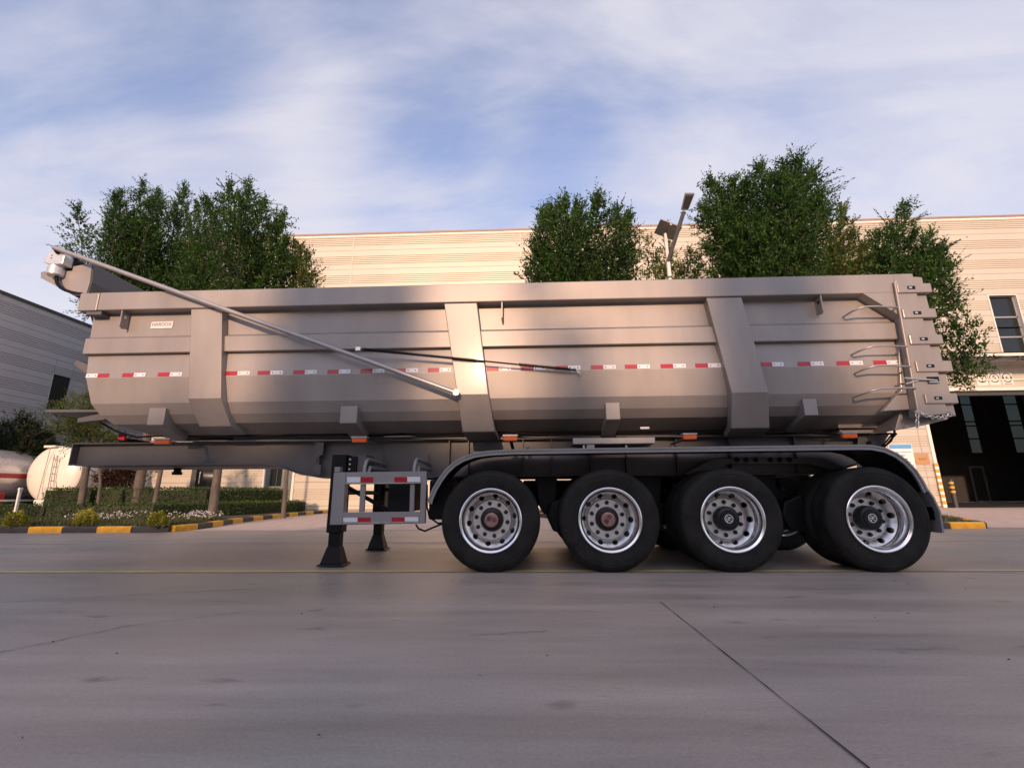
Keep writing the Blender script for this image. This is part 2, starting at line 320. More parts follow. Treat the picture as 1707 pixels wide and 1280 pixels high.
b = MB(); b.add([(-17.6,5.62,.10),(-8.35,5.62,.10),(-8.2,6.7,.10),(-8.95,9.1,.10),(-9.3,11.2,.10),(-9.6,13.5,.10),(-9.7,15.8,.10),(-9.6,17.4,.10),(-21,17.4,.10)], [tuple(range(9))]); tag(b.build('planting_bed', M['soil']), kind='structure')
b = MB(); b.add([(4.15,5.88,.10),(9.6,5.88,.10),(9.72,6.05,.10),(11.2,8.6,.10),(12.1,12.5,.10),(0,15,.10),(.45,11.9,.10),(1.7,8.5,.10)], [tuple(range(8))]); tag(b.build('planting_bed', M['soil']), kind='structure')
# ------------------------------------------------------------------ cladding buildings
MODULE = 1.235
def panel_profile(z0, z1, base):             # (z, proud) of one cladding panel whose joint is at base
    pr = [(base+.008, .030), (base+.30, .030)]
    nr = 5
    for i in range(nr):
        s = base+.31+i*.122
        pr += [(s+.004,.030),(s+.016,-.008),(s+.042,-.008),(s+.054,.030)]
    pr += [(base+MODULE-.31,.030),(base+MODULE-.008,.030)]
    outp = []
    for z, d in pr:
        if z0 <= z <= z1: outp.append((z,d))
    if not outp: outp = [(z0,.03),(z1,.03)]
    if outp[0][0] > z0+.02 and z0 > base+.02: outp.insert(0, (z0, outp[0][1]))
    if outp[-1][0] < z1-.02 and z1 < base+MODULE-.02: outp.append((z1, outp[-1][1]))
    return outp
_pc = {}
def panel(root, u0, u1, z0, z1, base, m, axis):
    key = (round(u1-u0,3), round(z0-base,3), round(z1-base,3), axis, m.name)
    if key not in _pc:
        pr = panel_profile(z0-base, z1-base, 0); w = u1-u0; mb = MB()
        rows = [(.0, pr[0][0])]+[(d+.04, z) for z, d in pr]+[(.0, pr[-1][0])]
        if axis == 'y-': rings = [[(u,-d,z) for d,z in rows] for u in (.008,w-.008)]
        elif axis == 'y+': rings = [[(u,d,z) for d,z in rows] for u in (w-.008,.008)]
        else: rings = [[(d,u,z) for d,z in rows] for u in (.008,w-.008)]
        mb.loft(rings, caps=True); me = mb.mesh('panel', m)
        bm = bmesh.new(); bm.from_mesh(me); bmesh.ops.recalc_face_normals(bm, faces=bm.faces); bm.to_mesh(me); bm.free()
        _pc[key] = me
    o = link('panel', _pc[key], root)
    wy = root['wall']
    o.location = (u0, wy, base) if axis != 'x+' else (wy, u0, base)
    return o
def clad(root, us, ztop, joint0, openings, m, axis, zbot=.0):
    base = joint0
    while base > zbot: base -= MODULE
    while base < ztop-.02:
        z0, z1 = max(base, zbot), min(base+MODULE, ztop)
        for u0, u1 in zip(us[:-1], us[1:]):
            ops = sorted([o for o in openings if o[0] < u1-.01 and o[1] > u0+.01 and o[2] < z1-.01 and o[3] > z0+.01])
            x = u0
            for (a,b,c,d) in ops:
                if a > x+.05: panel(root, x, a, z0, z1, base, m, axis)
                lo, hi = max(a,u0), min(b,u1)
                if c > z0+.05: panel(root, lo, hi, z0, c, base, m, axis)
                if d < z1-.05: panel(root, lo, hi, d, z1, base, m, axis)
                x = max(x, b)
            if x < u1-.05: panel(root, x, u1, z0, z1, base, m, axis)
        base += MODULE
# --- the cream factory hall behind the trailer
WY = 20.0
hall = thing('factory_hall', 'long cream ribbed-panel factory hall with open vehicle door behind the trailer', 'building', (5,WY,0)); hall['wall'] = WY
GX0, GX1, GZ = 20.75, 33.0, 5.95
ops = [(-18.35,-16.85,-.1,3.3), (-14.25,-12.75,-.1,3.3), (25.45,26.9,7.84,11.31), (29.6,31.0,7.84,11.31), (33.8,35.2,7.84,11.31), (GX0,GX1,-.1,GZ)]
clad(hall, [-21,-10.45,-.4,9.9,20.15,30.4,40.6], 15.99, 15.09, ops, M['cream'], 'y-')
b = MB()   # wall behind the cladding with the openings left free
xs = sorted(set([-21,40.6]+[o[0] for o in ops]+[o[1] for o in ops])); zs = sorted(set([0,16.0]+[max(0,o[2]) for o in ops]+[o[3] for o in ops]))
for i in range(len(xs)-1):
    for j in range(len(zs)-1):
        cx, cz = (xs[i]+xs[i+1])/2, (zs[j]+zs[j+1])/2
        if any(o[0]<cx<o[1] and o[2]<cz<o[3] for o in ops): continue
        b.add([(xs[i],WY,zs[j]),(xs[i+1],WY,zs[j]),(xs[i+1],WY,zs[j+1]),(xs[i],WY,zs[j+1])],[(0,1,2,3)])
b.build('wall', M['backing'], hall)
b = MB(); b.box(-20.9,40.6,WY+.3,WY+14.5,15.7,16.0); b.box(-21,-20.8,WY+.02,WY+14.5,0,15.7); b.box(40.4,40.6,WY+.02,WY+14.5,0,15.7); b.box(-20.8,19.8,WY+14.3,WY+14.5,0,15.7)
b.box(19.8,40.4,WY+14.3,WY+14.5,9.6,15.7); b.build('roof', M['backing'], hall)
b = MB(); b.box(-21.06,40.66,WY-.13,WY+.3,16.12,16.24); b.build('coping', M['coping'], hall)
b = MB(); b.box(-21.03,40.63,WY-.10,WY+.28,15.995,16.12); b.build('coping_board', M['creamtrim'], hall)
b = MB(); b.box(-21.16,-20.98,WY-.12,WY+.2,0,15.99); b.build('corner_trim', M['creamtrim'], hall)
b = MB(); b.box(-20.97,GX0-.17,WY-.08,WY-.002,0,.10); b.build('base_strip', M['backing'], hall)
for x in (-10.45,-.4,9.9,30.4):
    b = MB(); b.box(x-.035,x+.035,WY-.085,WY-.003, GZ+.4 if x>21 else .11, 15.98); b.build('joint_cover', M['cream'], hall)
def window(root, x0,x1,z0,z1, bars, sillm=M['creamtrim']):
    b = MB(); y0 = WY-.10
    b.box(x0-.07,x0,y0,WY+.22,z0-.06,z1+.05); b.box(x1,x1+.05,y0,WY+.22,z0-.06,z1+.05); b.box(x0,x1,y0,WY+.22,z1,z1+.05); b.box(x0,x1,y0-.02,WY+.22,z0-.06,z0)
    f = b.build('window', sillm, root)
    g = MB(); g.box(x0,x1,WY+.16,WY+.175,z0,z1); g.build('pane', M['glass'], f)
    fr = MB()
    for z in bars: fr.box(x0,x1,WY+.10,WY+.155,z-.04,z+.04)
    fr.box(x0,x0+.05,WY+.10,WY+.155,z0,z1); fr.box(x1-.05,x1,WY+.10,WY+.155,z0,z1); fr.build('frame', M['steel'], f)
    return f
for (x0,x1) in ((25.45,26.9),(29.6,31.0),(33.8,35.2)): window(hall, x0,x1,7.84,11.31,(8.95,10.1))
# glazed door and the grey-green door at ground level
b = MB(); x0,x1 = -18.35,-16.85
b.box(x0,x0+.26,WY-.06,WY+.2,0,3.3); b.box(x1-.10,x1,WY-.06,WY+.2,0,3.3); b.box(x0+.26,x1-.10,WY-.06,WY+.2,3.1,3.3)
d = b.build('door', M['frame'], hall); g = MB(); g.box(x0+.26,x1-.10,WY+.10,WY+.12,0,3.1); g.build('pane', M['glass'], d)
for z0_,z1_ in ((.5,1.05),(1.45,2.1)):
    g = MB(); g.box(x0+.42,x0+.45,WY-.02,WY+.02,z0_,z1_); g.build('handle', M['zinc'], d)
g = MB(); g.box(x1+.003,x1+.14,WY-.13,WY+.05,0,3.4); g.build('jamb', M['creamtrim'], d)
b = MB(); x0,x1 = -14.25,-12.75
b.box(x0,x0+.22,WY-.06,WY+.2,0,3.3); b.box(x1-.10,x1,WY-.06,WY+.2,0,3.3); b.box(x0+.22,x1-.10,WY-.02,WY+.18,0,1.22); b.box(x0+.22,x1-.10,WY-.05,WY+.2,1.22,1.30); b.box(x0+.22,x1-.10,WY-.06,WY+.2,3.1,3.3)
b.box(x1-.62,x1-.10,WY-.02,WY+.18,1.3,3.1)
d = b.build('door', M['door'], hall, bevel=.008); g = MB(); g.box(x0+.22,x1-.62,WY+.10,WY+.12,1.3,3.1); g.build('pane', M['glass'], d)
g = MB(); g.box(x0+.55,x0+.59,WY+.05,WY+.098,1.3,3.1); g.build('glazing_bar', M['frame'], d)
g = MB(); g.box(x1+.003,x1+.12,WY-.13,WY+.05,0,3.4); g.box(x0-.10,x0-.003,WY-.13,WY+.05,0,3.4); g.build('jamb', M['creamtrim'], d)
# vehicle door opening
b = MB(); b.box(GX0-.16,GX0,WY-.13,WY+.5,0,GZ); b.build('jamb', M['creamtrim'], hall)
b = MB(); b.box(GX0-.16,GX1+.2,WY-.14,WY+.4,GZ,GZ+.16); b.build('lintel', M['creamtrim'], hall)
b = MB(); b.box(GX0,GX1,WY+.05,WY+.3,GZ-.22,GZ-.002); b.build('shutter_housing', M['frame'], hall)
for i in range(14):                         # striped edge guard
    z = .03+i*.155; b = MB(); b.box(GX0-.21,GX0-.03,WY-.20,WY-.142,z,z+.150); b.build('guard_stripe', M['yellow'] if i%2 else M['signwhite'], hall)
# canopy truss above the door
b = MB(); zc = 7.42
b.box(GX0-.2,GX1+1,WY-1.9,WY-1.8,zc-.09,zc+.05); b.box(GX0-.2,GX1+1,WY-.16,WY-.08,zc+.12,zc+.22)
tr = b.build('canopy_rail', M['creamtrim'], hall)
for i in range(8):
    x = GX0+.2+i*1.75; b = MB(); b.bar((x,WY-1.85,zc-.02),(x,WY-.12,zc+.17),.08,.07); b.bar((x+.1,WY-1.8,zc-.03),(x+1.6,WY-.12,zc+.14),.05,.05); b.build('canopy_bracket', M['steel'], hall)
b = MB(); b.add([(GX0-.2,WY-1.95,zc+.07),(GX1+1,WY-1.95,zc+.07),(GX1+1,WY-.1,zc+.28),(GX0-.2,WY-.1,zc+.28)],[(0,1,2,3)]); b.add([(GX0-.2,WY-1.95,zc+.085),(GX1+1,WY-1.95,zc+.085),(GX1+1,WY-.1,zc+.295),(GX0-.2,WY-.1,zc+.295)],[(0,3,2,1)]); b.build('canopy_sheet', M['clear'], hall)
b = MB(); b.box(GX0-.2,GX1+1,WY-.12,WY-.045,GZ+.55,GZ+.62); b.build('canopy_ledge', M['creamtrim'], hall)
# interior of the hall seen through the door
b = MB(); X0,X1,Y1,ZC = 19.9,46.0,34.0,9.5
b.add([(X0,WY+.02,.003),(X1,WY+.02,.003),(X1,Y1+.3,.003),(X0,Y1+.3,.003)],[(0,1,2,3)])
b.add([(X0,WY+.02,ZC),(X1,WY+.02,ZC),(X1,Y1+.3,ZC),(X0,Y1+.3,ZC)],[(0,3,2,1)])
b.add([(X0,WY+.02,0),(X0,Y1+.3,0),(X0,Y1+.3,ZC),(X0,WY+.02,ZC)],[(0,1,2,3)])
b.add([(X1,WY+.02,0),(X1,Y1+.3,0),(X1,Y1+.3,ZC),(X1,WY+.02,ZC)],[(3,2,1,0)])
iw = [(35.45,36.45),(38.9,40.1),(42.4,43.5),(31.6,32.6)]; cuts = sorted([x for w in iw for x in w]); zb,zt = 3.75,9.2
prev = X0
for i in range(0,len(cuts),2):
    b.box(prev,cuts[i],Y1,Y1+.25,.02,ZC); b.box(cuts[i],cuts[i+1],Y1,Y1+.25,.02,zb); b.box(cuts[i],cuts[i+1],Y1,Y1+.25,zt,ZC); prev = cuts[i+1]
b.box(prev,X1,Y1,Y1+.25,.02,ZC); b.build('interior', M['dark'], hall)
for (x0,x1) in iw:
    f = MB()
    for z in (zb+.03,4.95,6.0,6.35,7.75,9.17): f.box(x0,x1,Y1+.06,Y1+.12,z-.05,z+.05)
    f.box(x0,x0+.05,Y1+.061,Y1+.119,zb,zt); f.box(x1-.05,x1,Y1+.061,Y1+.119,zb,zt)
    fo = f.build('window', M['frame'], hall); g = MB(); g.box(x0,x1,Y1+.13,Y1+.14,zb,zt); g.build('pane', M['clear'], fo)
f = MB(); f.box(34.85,34.95,Y1-.10,Y1-.03,0,2.75); f.box(35.85,35.95,Y1-.10,Y1-.03,0,2.75); f.box(34.95,35.85,Y1-.10,Y1-.03,2.65,2.75); f.box(34.95,35.85,Y1-.10,Y1-.03,0.02,.12); fd = f.build('inner_door', M['steel'], hall)
# signs on the hall: three limit signs, notice board, plaque
def limit_sign(x, txt, kind, label):
    t = thing('limit_sign', label, 'sign', (x,WY-.06,6.25), 'limit signs over the vehicle door'); z = 6.55; w = .56; y = WY-.09
    b = MB(); b.box(x-w/2,x+w/2,y,y+.03,6.24,6.92); b.build('board', M['signwhite'], t, bevel=.004)
    b = MB(); n = 40; zc = 6.63
    b.lathe_y([(.25,-.004),(.205,-.004)], (x,y,zc), n); b.build('ring', M['ink'], t)
    st = {'5':[(.065,.115),(-.055,.115),(-.065,.01),(.0,.025),(.055,.0),(.07,-.05),(.05,-.10),(0,-.12),(-.07,-.095)],'6':[(.055,.105),(.0,.115),(-.05,.07),(-.068,-.02),(-.055,-.09),(0,-.12),(.055,-.095),(.065,-.04),(.03,.005),(-.02,.0),(-.06,-.04)]}[txt[0]]
    dg = MB(); k_ = 1.0 if kind == '' else .78
    dg.tube([(x+a*k_,y-.004,zc+c*k_) for a,c in st], .024*k_, 6); dg.build('digit', M['ink'], t)
    if txt.endswith('.'): dg = MB(); dg.tube([(x+.085,y-.012,zc-.09),(x+.085,y-.001,zc-.09)], .018, 8); dg.build('decimal_point', M['ink'], t)
    if kind == 'h':
        for s in (1,-1): b = MB(); b.add([(x-.07,y-.005,zc+s*.20),(x+.07,y-.005,zc+s*.20),(x,y-.005,zc+s*.13)],[(0,1,2) if s<0 else (2,1,0)]); b.build('arrow', M['ink'], t)
    if kind == 'w':
        for s in (1,-1): b = MB(); b.add([(x+s*.21,y-.005,zc-.07),(x+s*.21,y-.005,zc+.07),(x+s*.13,y-.005,zc)],[(0,1,2),(2,1,0)]); b.build('arrow', M['ink'], t)
        b = MB(); b.box(x-.2,x+.2,y-.004,y-.0005,6.27,6.275); b.box(x-.2,x+.2,y-.004,y-.0005,6.335,6.34)
        for q in range(6): b.box(x-.19+q*.066,x-.155+q*.066,y-.004,y-.0005,6.285,6.325)
        b.build('caption_mark', M['ink'], t)
limit_sign(23.99, '5.', 'h', 'leftmost white limit sign with arrows above and below its digit')
limit_sign(24.64, '5', '', 'middle white limit sign with a plain bold 5 in a ring')
limit_sign(25.29, '6', 'w', 'rightmost white limit sign with side arrows and a caption strip')
t = thing('notice_board', 'white notice board with blue header on the wall beside the vehicle door', 'notice board', (19.2,WY-.06,1.2))
b = MB(); b.box(18.5,19.68,WY-.10,WY-.05,1.25,3.2); b.build('board', M['signwhite'], t, bevel=.005)
b = MB(); b.box(18.53,19.65,WY-.104,WY-.101,2.96,3.17); b.build('header', M['blueposter'], t)
for i in range(9):
    b = MB(); z = 2.78-i*.17; b.box(18.6,19.58-.11*((i*7)%4),WY-.104,WY-.101,z-.02,z+.02); b.build('text_line', M['ink'] if i%3 else M['blueposter'], t)
t = thing('wall_plaque', 'square bronze plaque with four dark marks next to the vehicle door', 'plaque', (20.1,WY-.06,2.2))
b = MB(); b.box(19.74,20.42,WY-.10,WY-.05,2.16,2.70); b.build('plate', M['plaque'], t, bevel=.006)
for i in range(4):
    b = MB(); x = 19.90+i*.105; b.box(x,x+.055,WY-.104,WY-.101,2.40,2.415); b.box(x,x+.055,WY-.104,WY-.101,2.44,2.455); b.box(x+.02,x+.035,WY-.1045,WY-.1005,2.385,2.47); b.build('mark', M['ink'], t)
# striped bollard in the doorway, red box beside it
t = thing('striped_bollard', 'dark bollard with yellow bands in the vehicle doorway', 'bollard', (21.35,WY+.05,0)); bx = 21.35
b = MB(); b.lathe_y([(.001,0),(.1,0)], (0,0,0), 4)
b = MB(); b.tube([(bx,WY+.05,0),(bx,WY+.05,1.36),(bx,WY+.05,1.42)],[.105,.105,.05],20); b.build('post', M['frame'], t, auto=40)
for z in (.78,1.0,1.22):
    b = MB(); b.tube([(bx,WY+.05,z-.055),(bx,WY+.05,z+.055)],.109,20,False); b.build('band', M['yellow'], t, auto=40)
t = thing('fire_box', 'dark red cabinet just inside the vehicle door', 'cabinet', (20.98,WY+.9,0))
b = MB(); b.box(20.80,21.45,WY+.7,WY+1.1,.05,1.35); bo = b.build('cabinet', mat('dark_red_cabinet',(.10,.012,.012),.4,0,.1,4), t, bevel=.01)
b = MB(); b.box(20.84,21.41,WY+.685,WY+.699,.12,1.28); b.build('door', mat('cabinet_door',(.13,.014,.014),.4), t)
# --- grey hall on the left, its long side facing the yard
LX = -27.0
gh = thing('grey_hall', 'grey ribbed-panel hall with one dark window at the left edge', 'building', (LX,14,0)); gh['wall'] = LX
ztop = P(147,545,20).z
pt = lambda px,py: (lambda r: CAM + r*((LX-CAM.x)/r.x))(RW @ Vector((px-CXP,-(py-CYP),FPX)))
ztop = (pt(0,487).z+pt(147,546).z)/2
w0, w1 = pt(88,622), pt(117,632); wz0 = pt(78,672).z
gops = [(w0.y, w1.y, wz0-.5, (w0.z+w1.z)/2)]
clad(gh, [-12,.5,12.4,24.3,36], ztop-.35, ztop-1.3, gops, M['greywall'], 'x+')
b = MB(); b.box(LX-14,LX-.02,-12,36,0,ztop-.05); b.build('wall', M['backing'], gh)
b = MB(); b.box(LX-14,LX+.16,-12.1,36.1,ztop-.05,ztop+.12); b.build('coping', M['frame'], gh)
b = MB(); b.box(LX+.001,LX+.10,-12.05,36.05,ztop-.35,ztop-.05); b.build('coping_board', M['greywall'], gh)
b = MB(); y0,y1,z0,z1 = gops[0]
b.box(LX-.2,LX+.09,y0-.06,y0,z0,z1+.05); b.box(LX-.2,LX+.09,y1,y1+.06,z0,z1+.05); b.box(LX-.2,LX+.09,y0,y1,z1,z1+.05); wv = b.build('window', M['greywall'], gh)
b = MB(); b.box(LX-.015,LX-.005,y0,y1,z0,z1); b.build('pane', M['glass'], wv)
b = MB(); b.box(LX-.004,LX+.03,y0,y1,z0+.62,z0+.70); b.box(LX-.004,LX+.03,(y0+y1)/2-.03,(y0+y1)/2+.03,z0,z0+.62); b.build('frame', M['frame'], wv)
# --- brown backdrop building added to block the bright horizon between the two halls
fb = thing('far_backdrop', 'dark brown building added to block the bright horizon between the halls', 'building', (-40,52,0))
b = MB(); b.box(-75,-10,52,60,0,9); b.build('wall', M['brownfar'], fb)
b = MB(); b.prism([(-76,9.003),(-9,9.003),(-9,9.5),(-42,11),(-76,9.5)],51.5,60.5); b.build('roof', M['coping'], fb)
for i in range(9):
    b = MB(); x = -70+i*6.5; b.box(x,x+2.2,51.9,51.99,3,5); f = b.build('window', M['frame'], fb); g = MB(); g.box(x+.1,x+2.1,51.87,51.895,3.1,4.9); g.build('pane', M['glass'], f)
# --- unseen hall added behind the camera, its height set to shade the yard
bh = thing('yard_shade_hall', 'unseen cream hall added behind the photographer to shade the yard', 'building', (-10,-36,0)); bh['wall'] = -36.0
HB = 11.1
wins = [(-44+i*6.0,-41.6+i*6.0,2.2,5.4) for i in range(13)]
clad(bh, [-50,-38,-26,-14,-2,10,22,34], HB-.3, HB-1.2, wins, M['cream'], 'y+')
b = MB(); b.box(-50,34,-50,-36.02,0,HB-.02); b.build('wall', M['backing'], bh)
b = MB(); b.box(-50.2,34.2,-50.2,-35.8,HB-.02,HB+.15); b.build('roof', M['coping'], bh)
for (x0,x1,z0,z1) in wins:
    b = MB(); b.box(x0,x1,-36.01,-35.97,z0,z1); f = b.build('window', M['glass'], bh)
    b = MB(); b.box(x0+1.15,x0+1.25,-35.96,-35.93,z0,z1); b.box(x0,x1,-35.965,-35.932,(z0+z1)/2-.04,(z0+z1)/2+.04); b.build('frame', M['creamtrim'], f)
# ------------------------------------------------------------------ the tipping semi-trailer
T = thing('semi_trailer', 'long grey four-axle tipping semi-trailer with tarp arm and red-white tape', 'trailer', (0,1.25,0))
YC = 1.25
def X(px,py,Y): return P(px,py,Y).x
def Z(px,py,Y): return P(px,py,Y).z
zt = Z(853,471.5,0); zcb = Z(853,502,0)
zl1 = Z(950,546,.13); zl2 = Z(950,549,.07); zl3 = Z(950,575,.07); zl4 = zl3+.004
prof = [(.13,zcb+.1),(.13,zl1),(.13,zl3),(.10,Z(950,618,.10)),(.135,Z(950,662,.135)),(.195,Z(950,682,.195)),(.285,Z(950,698,.285)),(.58,Z(950,718,.58)),(1.25,Z(950,718,.58)-.02)]
frontx = [-5.27,-5.25,-5.22,-5.16,-5.07,-4.99,-4.89,-4.62,-4.5]
XR = X(1497,500,.1)
full = prof + [(2*YC-y,z) for y,z in prof[-2::-1]]; fx = frontx + frontx[-2::-1]
b = MB()
NX = 2
n = len(full)
b.add([(fx[i],y,z) for i,(y,z) in enumerate(full)]+[(XR,y,z) for y,z in full], [(i,i+1,n+i+1,n+i) for i in range(n-1)])
b.add([(fx[i],y,z) for i,(y,z) in enumerate(full)], [tuple(range(n))])
b.add([(XR-.02,y,z) for i,(y,z) in enumerate(full)], [tuple(range(n-1,-1,-1))])
body = b.build('tipper_body', M['paint'], T)
# floor flare at the rear under the tailgate
def quadplate(pts, th=.012):
    m = MB(); pts = [Vector(p) for p in pts]; nn = (pts[1]-pts[0]).cross(pts[2]-pts[0]).normalized()*th; k = len(pts)
    m.loft([[p for p in pts],[p+nn for p in pts]]); return m
m_ = MB(); zf0 = Z(1490,715,.25)
m_.prism([(X(1506,668,.2),Z(1506,668,.2)),(X(1528,688,.2),Z(1528,688,.2)),(X(1583,692,.2),Z(1583,692,.2)),(X(1580,699,.2),Z(1580,699,.2)),(X(1545,708,.2),Z(1545,708,.2)),(X(1492,717,.2),Z(1492,717,.2))], .2, 2.3); m_.build('tail_chute', M['paint'], body, bevel=.006)
m_ = MB(); m_.prism([(X(1494,520,.12),Z(1494,520,.12)),(X(1512,640,.12),1.95),(X(1515,655,.12),1.84),(X(1529,690,.12),1.62),(X(1470,700,.12),1.60),(X(1500,668,.12),1.82),(X(1494,600,.12),2.2)], .075, .14)
m_.build('rear_corner_plate', M['paint'], body, bevel=.005)
# coping along the top
xa, xb, xc = X(131,505,0), X(163,505,0), X(1500,480,0)
for (s,y0,y1) in ((0,0,.17),(1,2.33,2.5)):
    m_ = MB(); m_.box(xb+.004,xc+.17,y0,y1,zcb,zt); m_.build('top_rail', M['paint'], T, bevel=.010)
    m_ = MB(); m_.prism([(xa,zt-.003),(xb,zt-.003),(xb,zcb-.004),(xa+.005,zcb-.004)], y0-.003, y1+.003); m_.build('rail_end_box', M['paint'], T, bevel=.010)
m_ = MB(); m_.box(xa+.02,xa+.14,.17,2.33,zcb,zt); m_.build('front_rail', M['paint'], T, bevel=.01)
m_ = MB(); m_.box(xa+.1,xb+.05,.02,.13,zcb-.045,zcb-.005); m_.build('rail_shelf', M['chassis'], T)
# long ledge stiffener (both sides)
for k in (0,1):
    yy = lambda y: y if k == 0 else 2*YC-y
    m_ = MB(); sec = [(.14,zl1),(.07,zl2),(.07,zl3),(.14,zl3-.002)]
    m_.loft([[(xq,yy(y),z) for y,z in sec] for xq in (X(140,575,.07),XR+.01)]); m_.build('side_ledge', M['paint'], T, bevel=.006, fixn=True)
# wide raked ribs
ribs = [((318,517),(370,515),(313,664),(368,664),(332,711),(385,708)), ((740,510),(795,508),(762,657),(814,657),(771,720),(825,719)), ((1178,502),(1237,500),(1220,655),(1281,653),(1219,714),(1281,698))]
for R_ in ribs:
    m_ = MB(); yf, yl = .018, .20
    top = [P(*R_[0],yf),P(*R_[1],yf)]; mid = [P(*R_[2],yf+.005),P(*R_[3],yf+.005)]; low = [P(*R_[4],yl),P(*R_[5],yl)]; low[1].z = low[0].z
    for q in top: q.z = zcb-.002
    mid[0].z = mid[1].z = (mid[0].z+mid[1].z)/2
    bot = [Vector((low[0].x+.03,.45,low[0].z-.07)), Vector((low[1].x+.03,.45,low[1].z-.07))]
    rings = []
    for pr_, dy in ((top,.125),(mid,.13),(low,.10),(bot,.06)):
        a, c = pr_; rings.append([a, c, c+Vector((0,dy,.05 if dy<.12 else 0)), a+Vector((0,dy,.05 if dy<.12 else 0))])
    m_.loft(rings); m_.build('rib', M['paint'], T, bevel=.008, fixn=True)
    m_ = MB()   # weld seam line on the rib
# support stubs at the belly
for (x0,x1,y0,y1) in ((249,271.5,680,708),(568,594,677,705),(1009,1034.5,671,699),(1338,1365,665,692)):
    a, c = P(x0,y0,.125), P(x1,y1,.125); m_ = MB(); dep = .52
    m_.loft([[(xx,.125,a.z),(xx,.125,c.z),(xx,dep,c.z-.135),(xx,dep+.1,a.z-.1),(xx,.3,a.z)] for xx in (a.x,c.x)]); m_.build('belly_support', M['paint'], T, bevel=.006, fixn=True)
# lifting eyes below the rail
for (x0,y0,y1) in ((207,524,548),(837,511,535),(1366,501,524)):
    a, c = P(x0,y0,.05), P(x0,y1,.05); m_ = MB(); m_.prism([(a.x-.012,a.z+.02),(a.x+.012,a.z+.02),(c.x+.012,c.z),(c.x-.012,c.z)], .02, .125); 
    m_ = MB(); zz0, zz1 = c.z, zcb
    yy0, yy1 = .015, .128; xm = a.x
    pl = [(yy0,zz1),(yy0,zz0+.03),(yy0+.04,zz0),(yy1,zz0+.02),(yy1,zz1)]
    m_.loft([[(xm-.007,y,z) for y,z in pl],[(xm+.007,y,z) for y,z in pl]]); e_ = m_.build('lifting_eye', M['paint'], T, fixn=True)
    h_ = MB(); h_.tube([(xm-.0085,.065,zz1-.07),(xm+.0085,.065,zz1-.07)],.020,14); h_.build('eye_hole', M['signwhite'] if x0==207 else M['black'], e_)
# red-white reflective strips, one object each
tapes = [(145,183,1),(205,243.5,0),(264,304,0),(376,417,0),(430,472,0),(489,528,0),(546,584,0),(601,641,0),(656,697,0),(713,752,0),(811,852,0),(869,910,0),(926,968,0),(985,1027,0),(1042,1084,0),(1102,1144,0),(1160,1203,0),(1270,1308,0),(1332,1375,0),(1397,1441,0),(1459,1503,0)]
yt = .098; ztp = prof[3][1]
for (x0,x1,fl) in tapes:
    xs0, xs1 = X(x0,617,yt), X(x1,617,yt); xm = (xs0+xs1)/2; m_ = MB()
    def ty(z): return .10+(.13-.10)*(z-ztp)/(zl3-ztp)-.0035
    za, zb_ = ztp+.012, ztp+.060
    for q,(u0,u1) in enumerate(((xs0,xm),(xm,xs1))):
        m_.cm = 0 if (q==0) != bool(fl) else 1
        m_.add([(u0,ty(za),za),(u1,ty(za),za),(u1,ty(zb_),zb_),(u0,ty(zb_),zb_)],[(0,1,2,3)])
    o_ = m_.build('reflective_strip', [M['red'],M['white']], T)
    d_ = MB()
    for xx in (xm+(xs1-xs0)*.09*(1 if not fl else -1), xs1-.03 if not fl else xs0+.03): d_.add([(xx-.006,ty(za+.018)-.001,za+.018),(xx+.006,ty(za+.018)-.001,za+.018),(xx+.006,ty(za+.03)-.001,za+.03),(xx-.006,ty(za+.03)-.001,za+.03)],[(0,1,2,3)])
    tag(d_.build('print_mark', M['ink'], o_), kind='stuff')
# steel plate badge
a, c = P(253,537,.128), P(288,547,.128)
m_ = MB(); m_.prism([(a.x+.006,a.z),(c.x,a.z+.004),(c.x-.006,c.z),(a.x,c.z)], .122, .129); bd = m_.build('name_plate', M['signwhite'], T)
put_text('plate_lettering', 'HARDOX', .062, (a.x+c.x)/2, .1205, (a.z+c.z)/2+.006, M['inkred'], bd, .92)
# ---- headboard visor, tarp motor, roller and arm
ya = .06
hb = [(X(68,455,ya),Z(68,455,ya)),(X(153,440,ya),Z(153,440,ya)),(X(150,470,ya),Z(150,470,ya)),(X(144,487,ya),zt-.01),(X(128,487,ya),zt-.01),(X(68,462,ya),Z(68,462,ya))]
for (y0,y1) in ((ya,ya+.012),(2.43,2.442)):
    m_ = MB(); m_.prism(hb, y0, y1); m_.build('visor_cheek', M['paint'], T)
m_ = MB(); m_.prism([hb[1],hb[2],hb[3],(hb[3][0]+.012,hb[3][1]),(hb[2][0]+.012,hb[2][1]),(hb[1][0]+.012,hb[1][1])], ya+.013, 2.43); m_.build('headboard', M['chassis'], T)
m_ = MB(); m_.prism([hb[0],hb[1],(hb[1][0],hb[1][1]+.01),(hb[0][0],hb[0][1]+.01)], ya, 2.442); m_.build('visor_top', M['paint'], T)
m_ = MB(); m_.prism([hb[5],hb[4],(hb[4][0],hb[4][1]-.01),(hb[5][0],hb[5][1]-.01)], ya, 2.442); m_.build('visor_underside', M['paint'], T)
ym = -.06
ma, mc = P(77,420,ym), P(104,440,ym)
m_ = MB(); m_.prism([(ma.x+.03,ma.z),(mc.x-.02,ma.z+.01),(mc.x,ma.z-.06),(mc.x,mc.z),(ma.x+.07,mc.z),(ma.x,mc.z+.03),(ma.x,mc.z+.10)], ym, ym+.16); mo = m_.build('tarp_motor', M['motor'], T, bevel=.008)
cx_ = X(93,450,ym+.07); m_ = MB(); z0_, z1_ = Z(93,458,ym+.07), mc.z
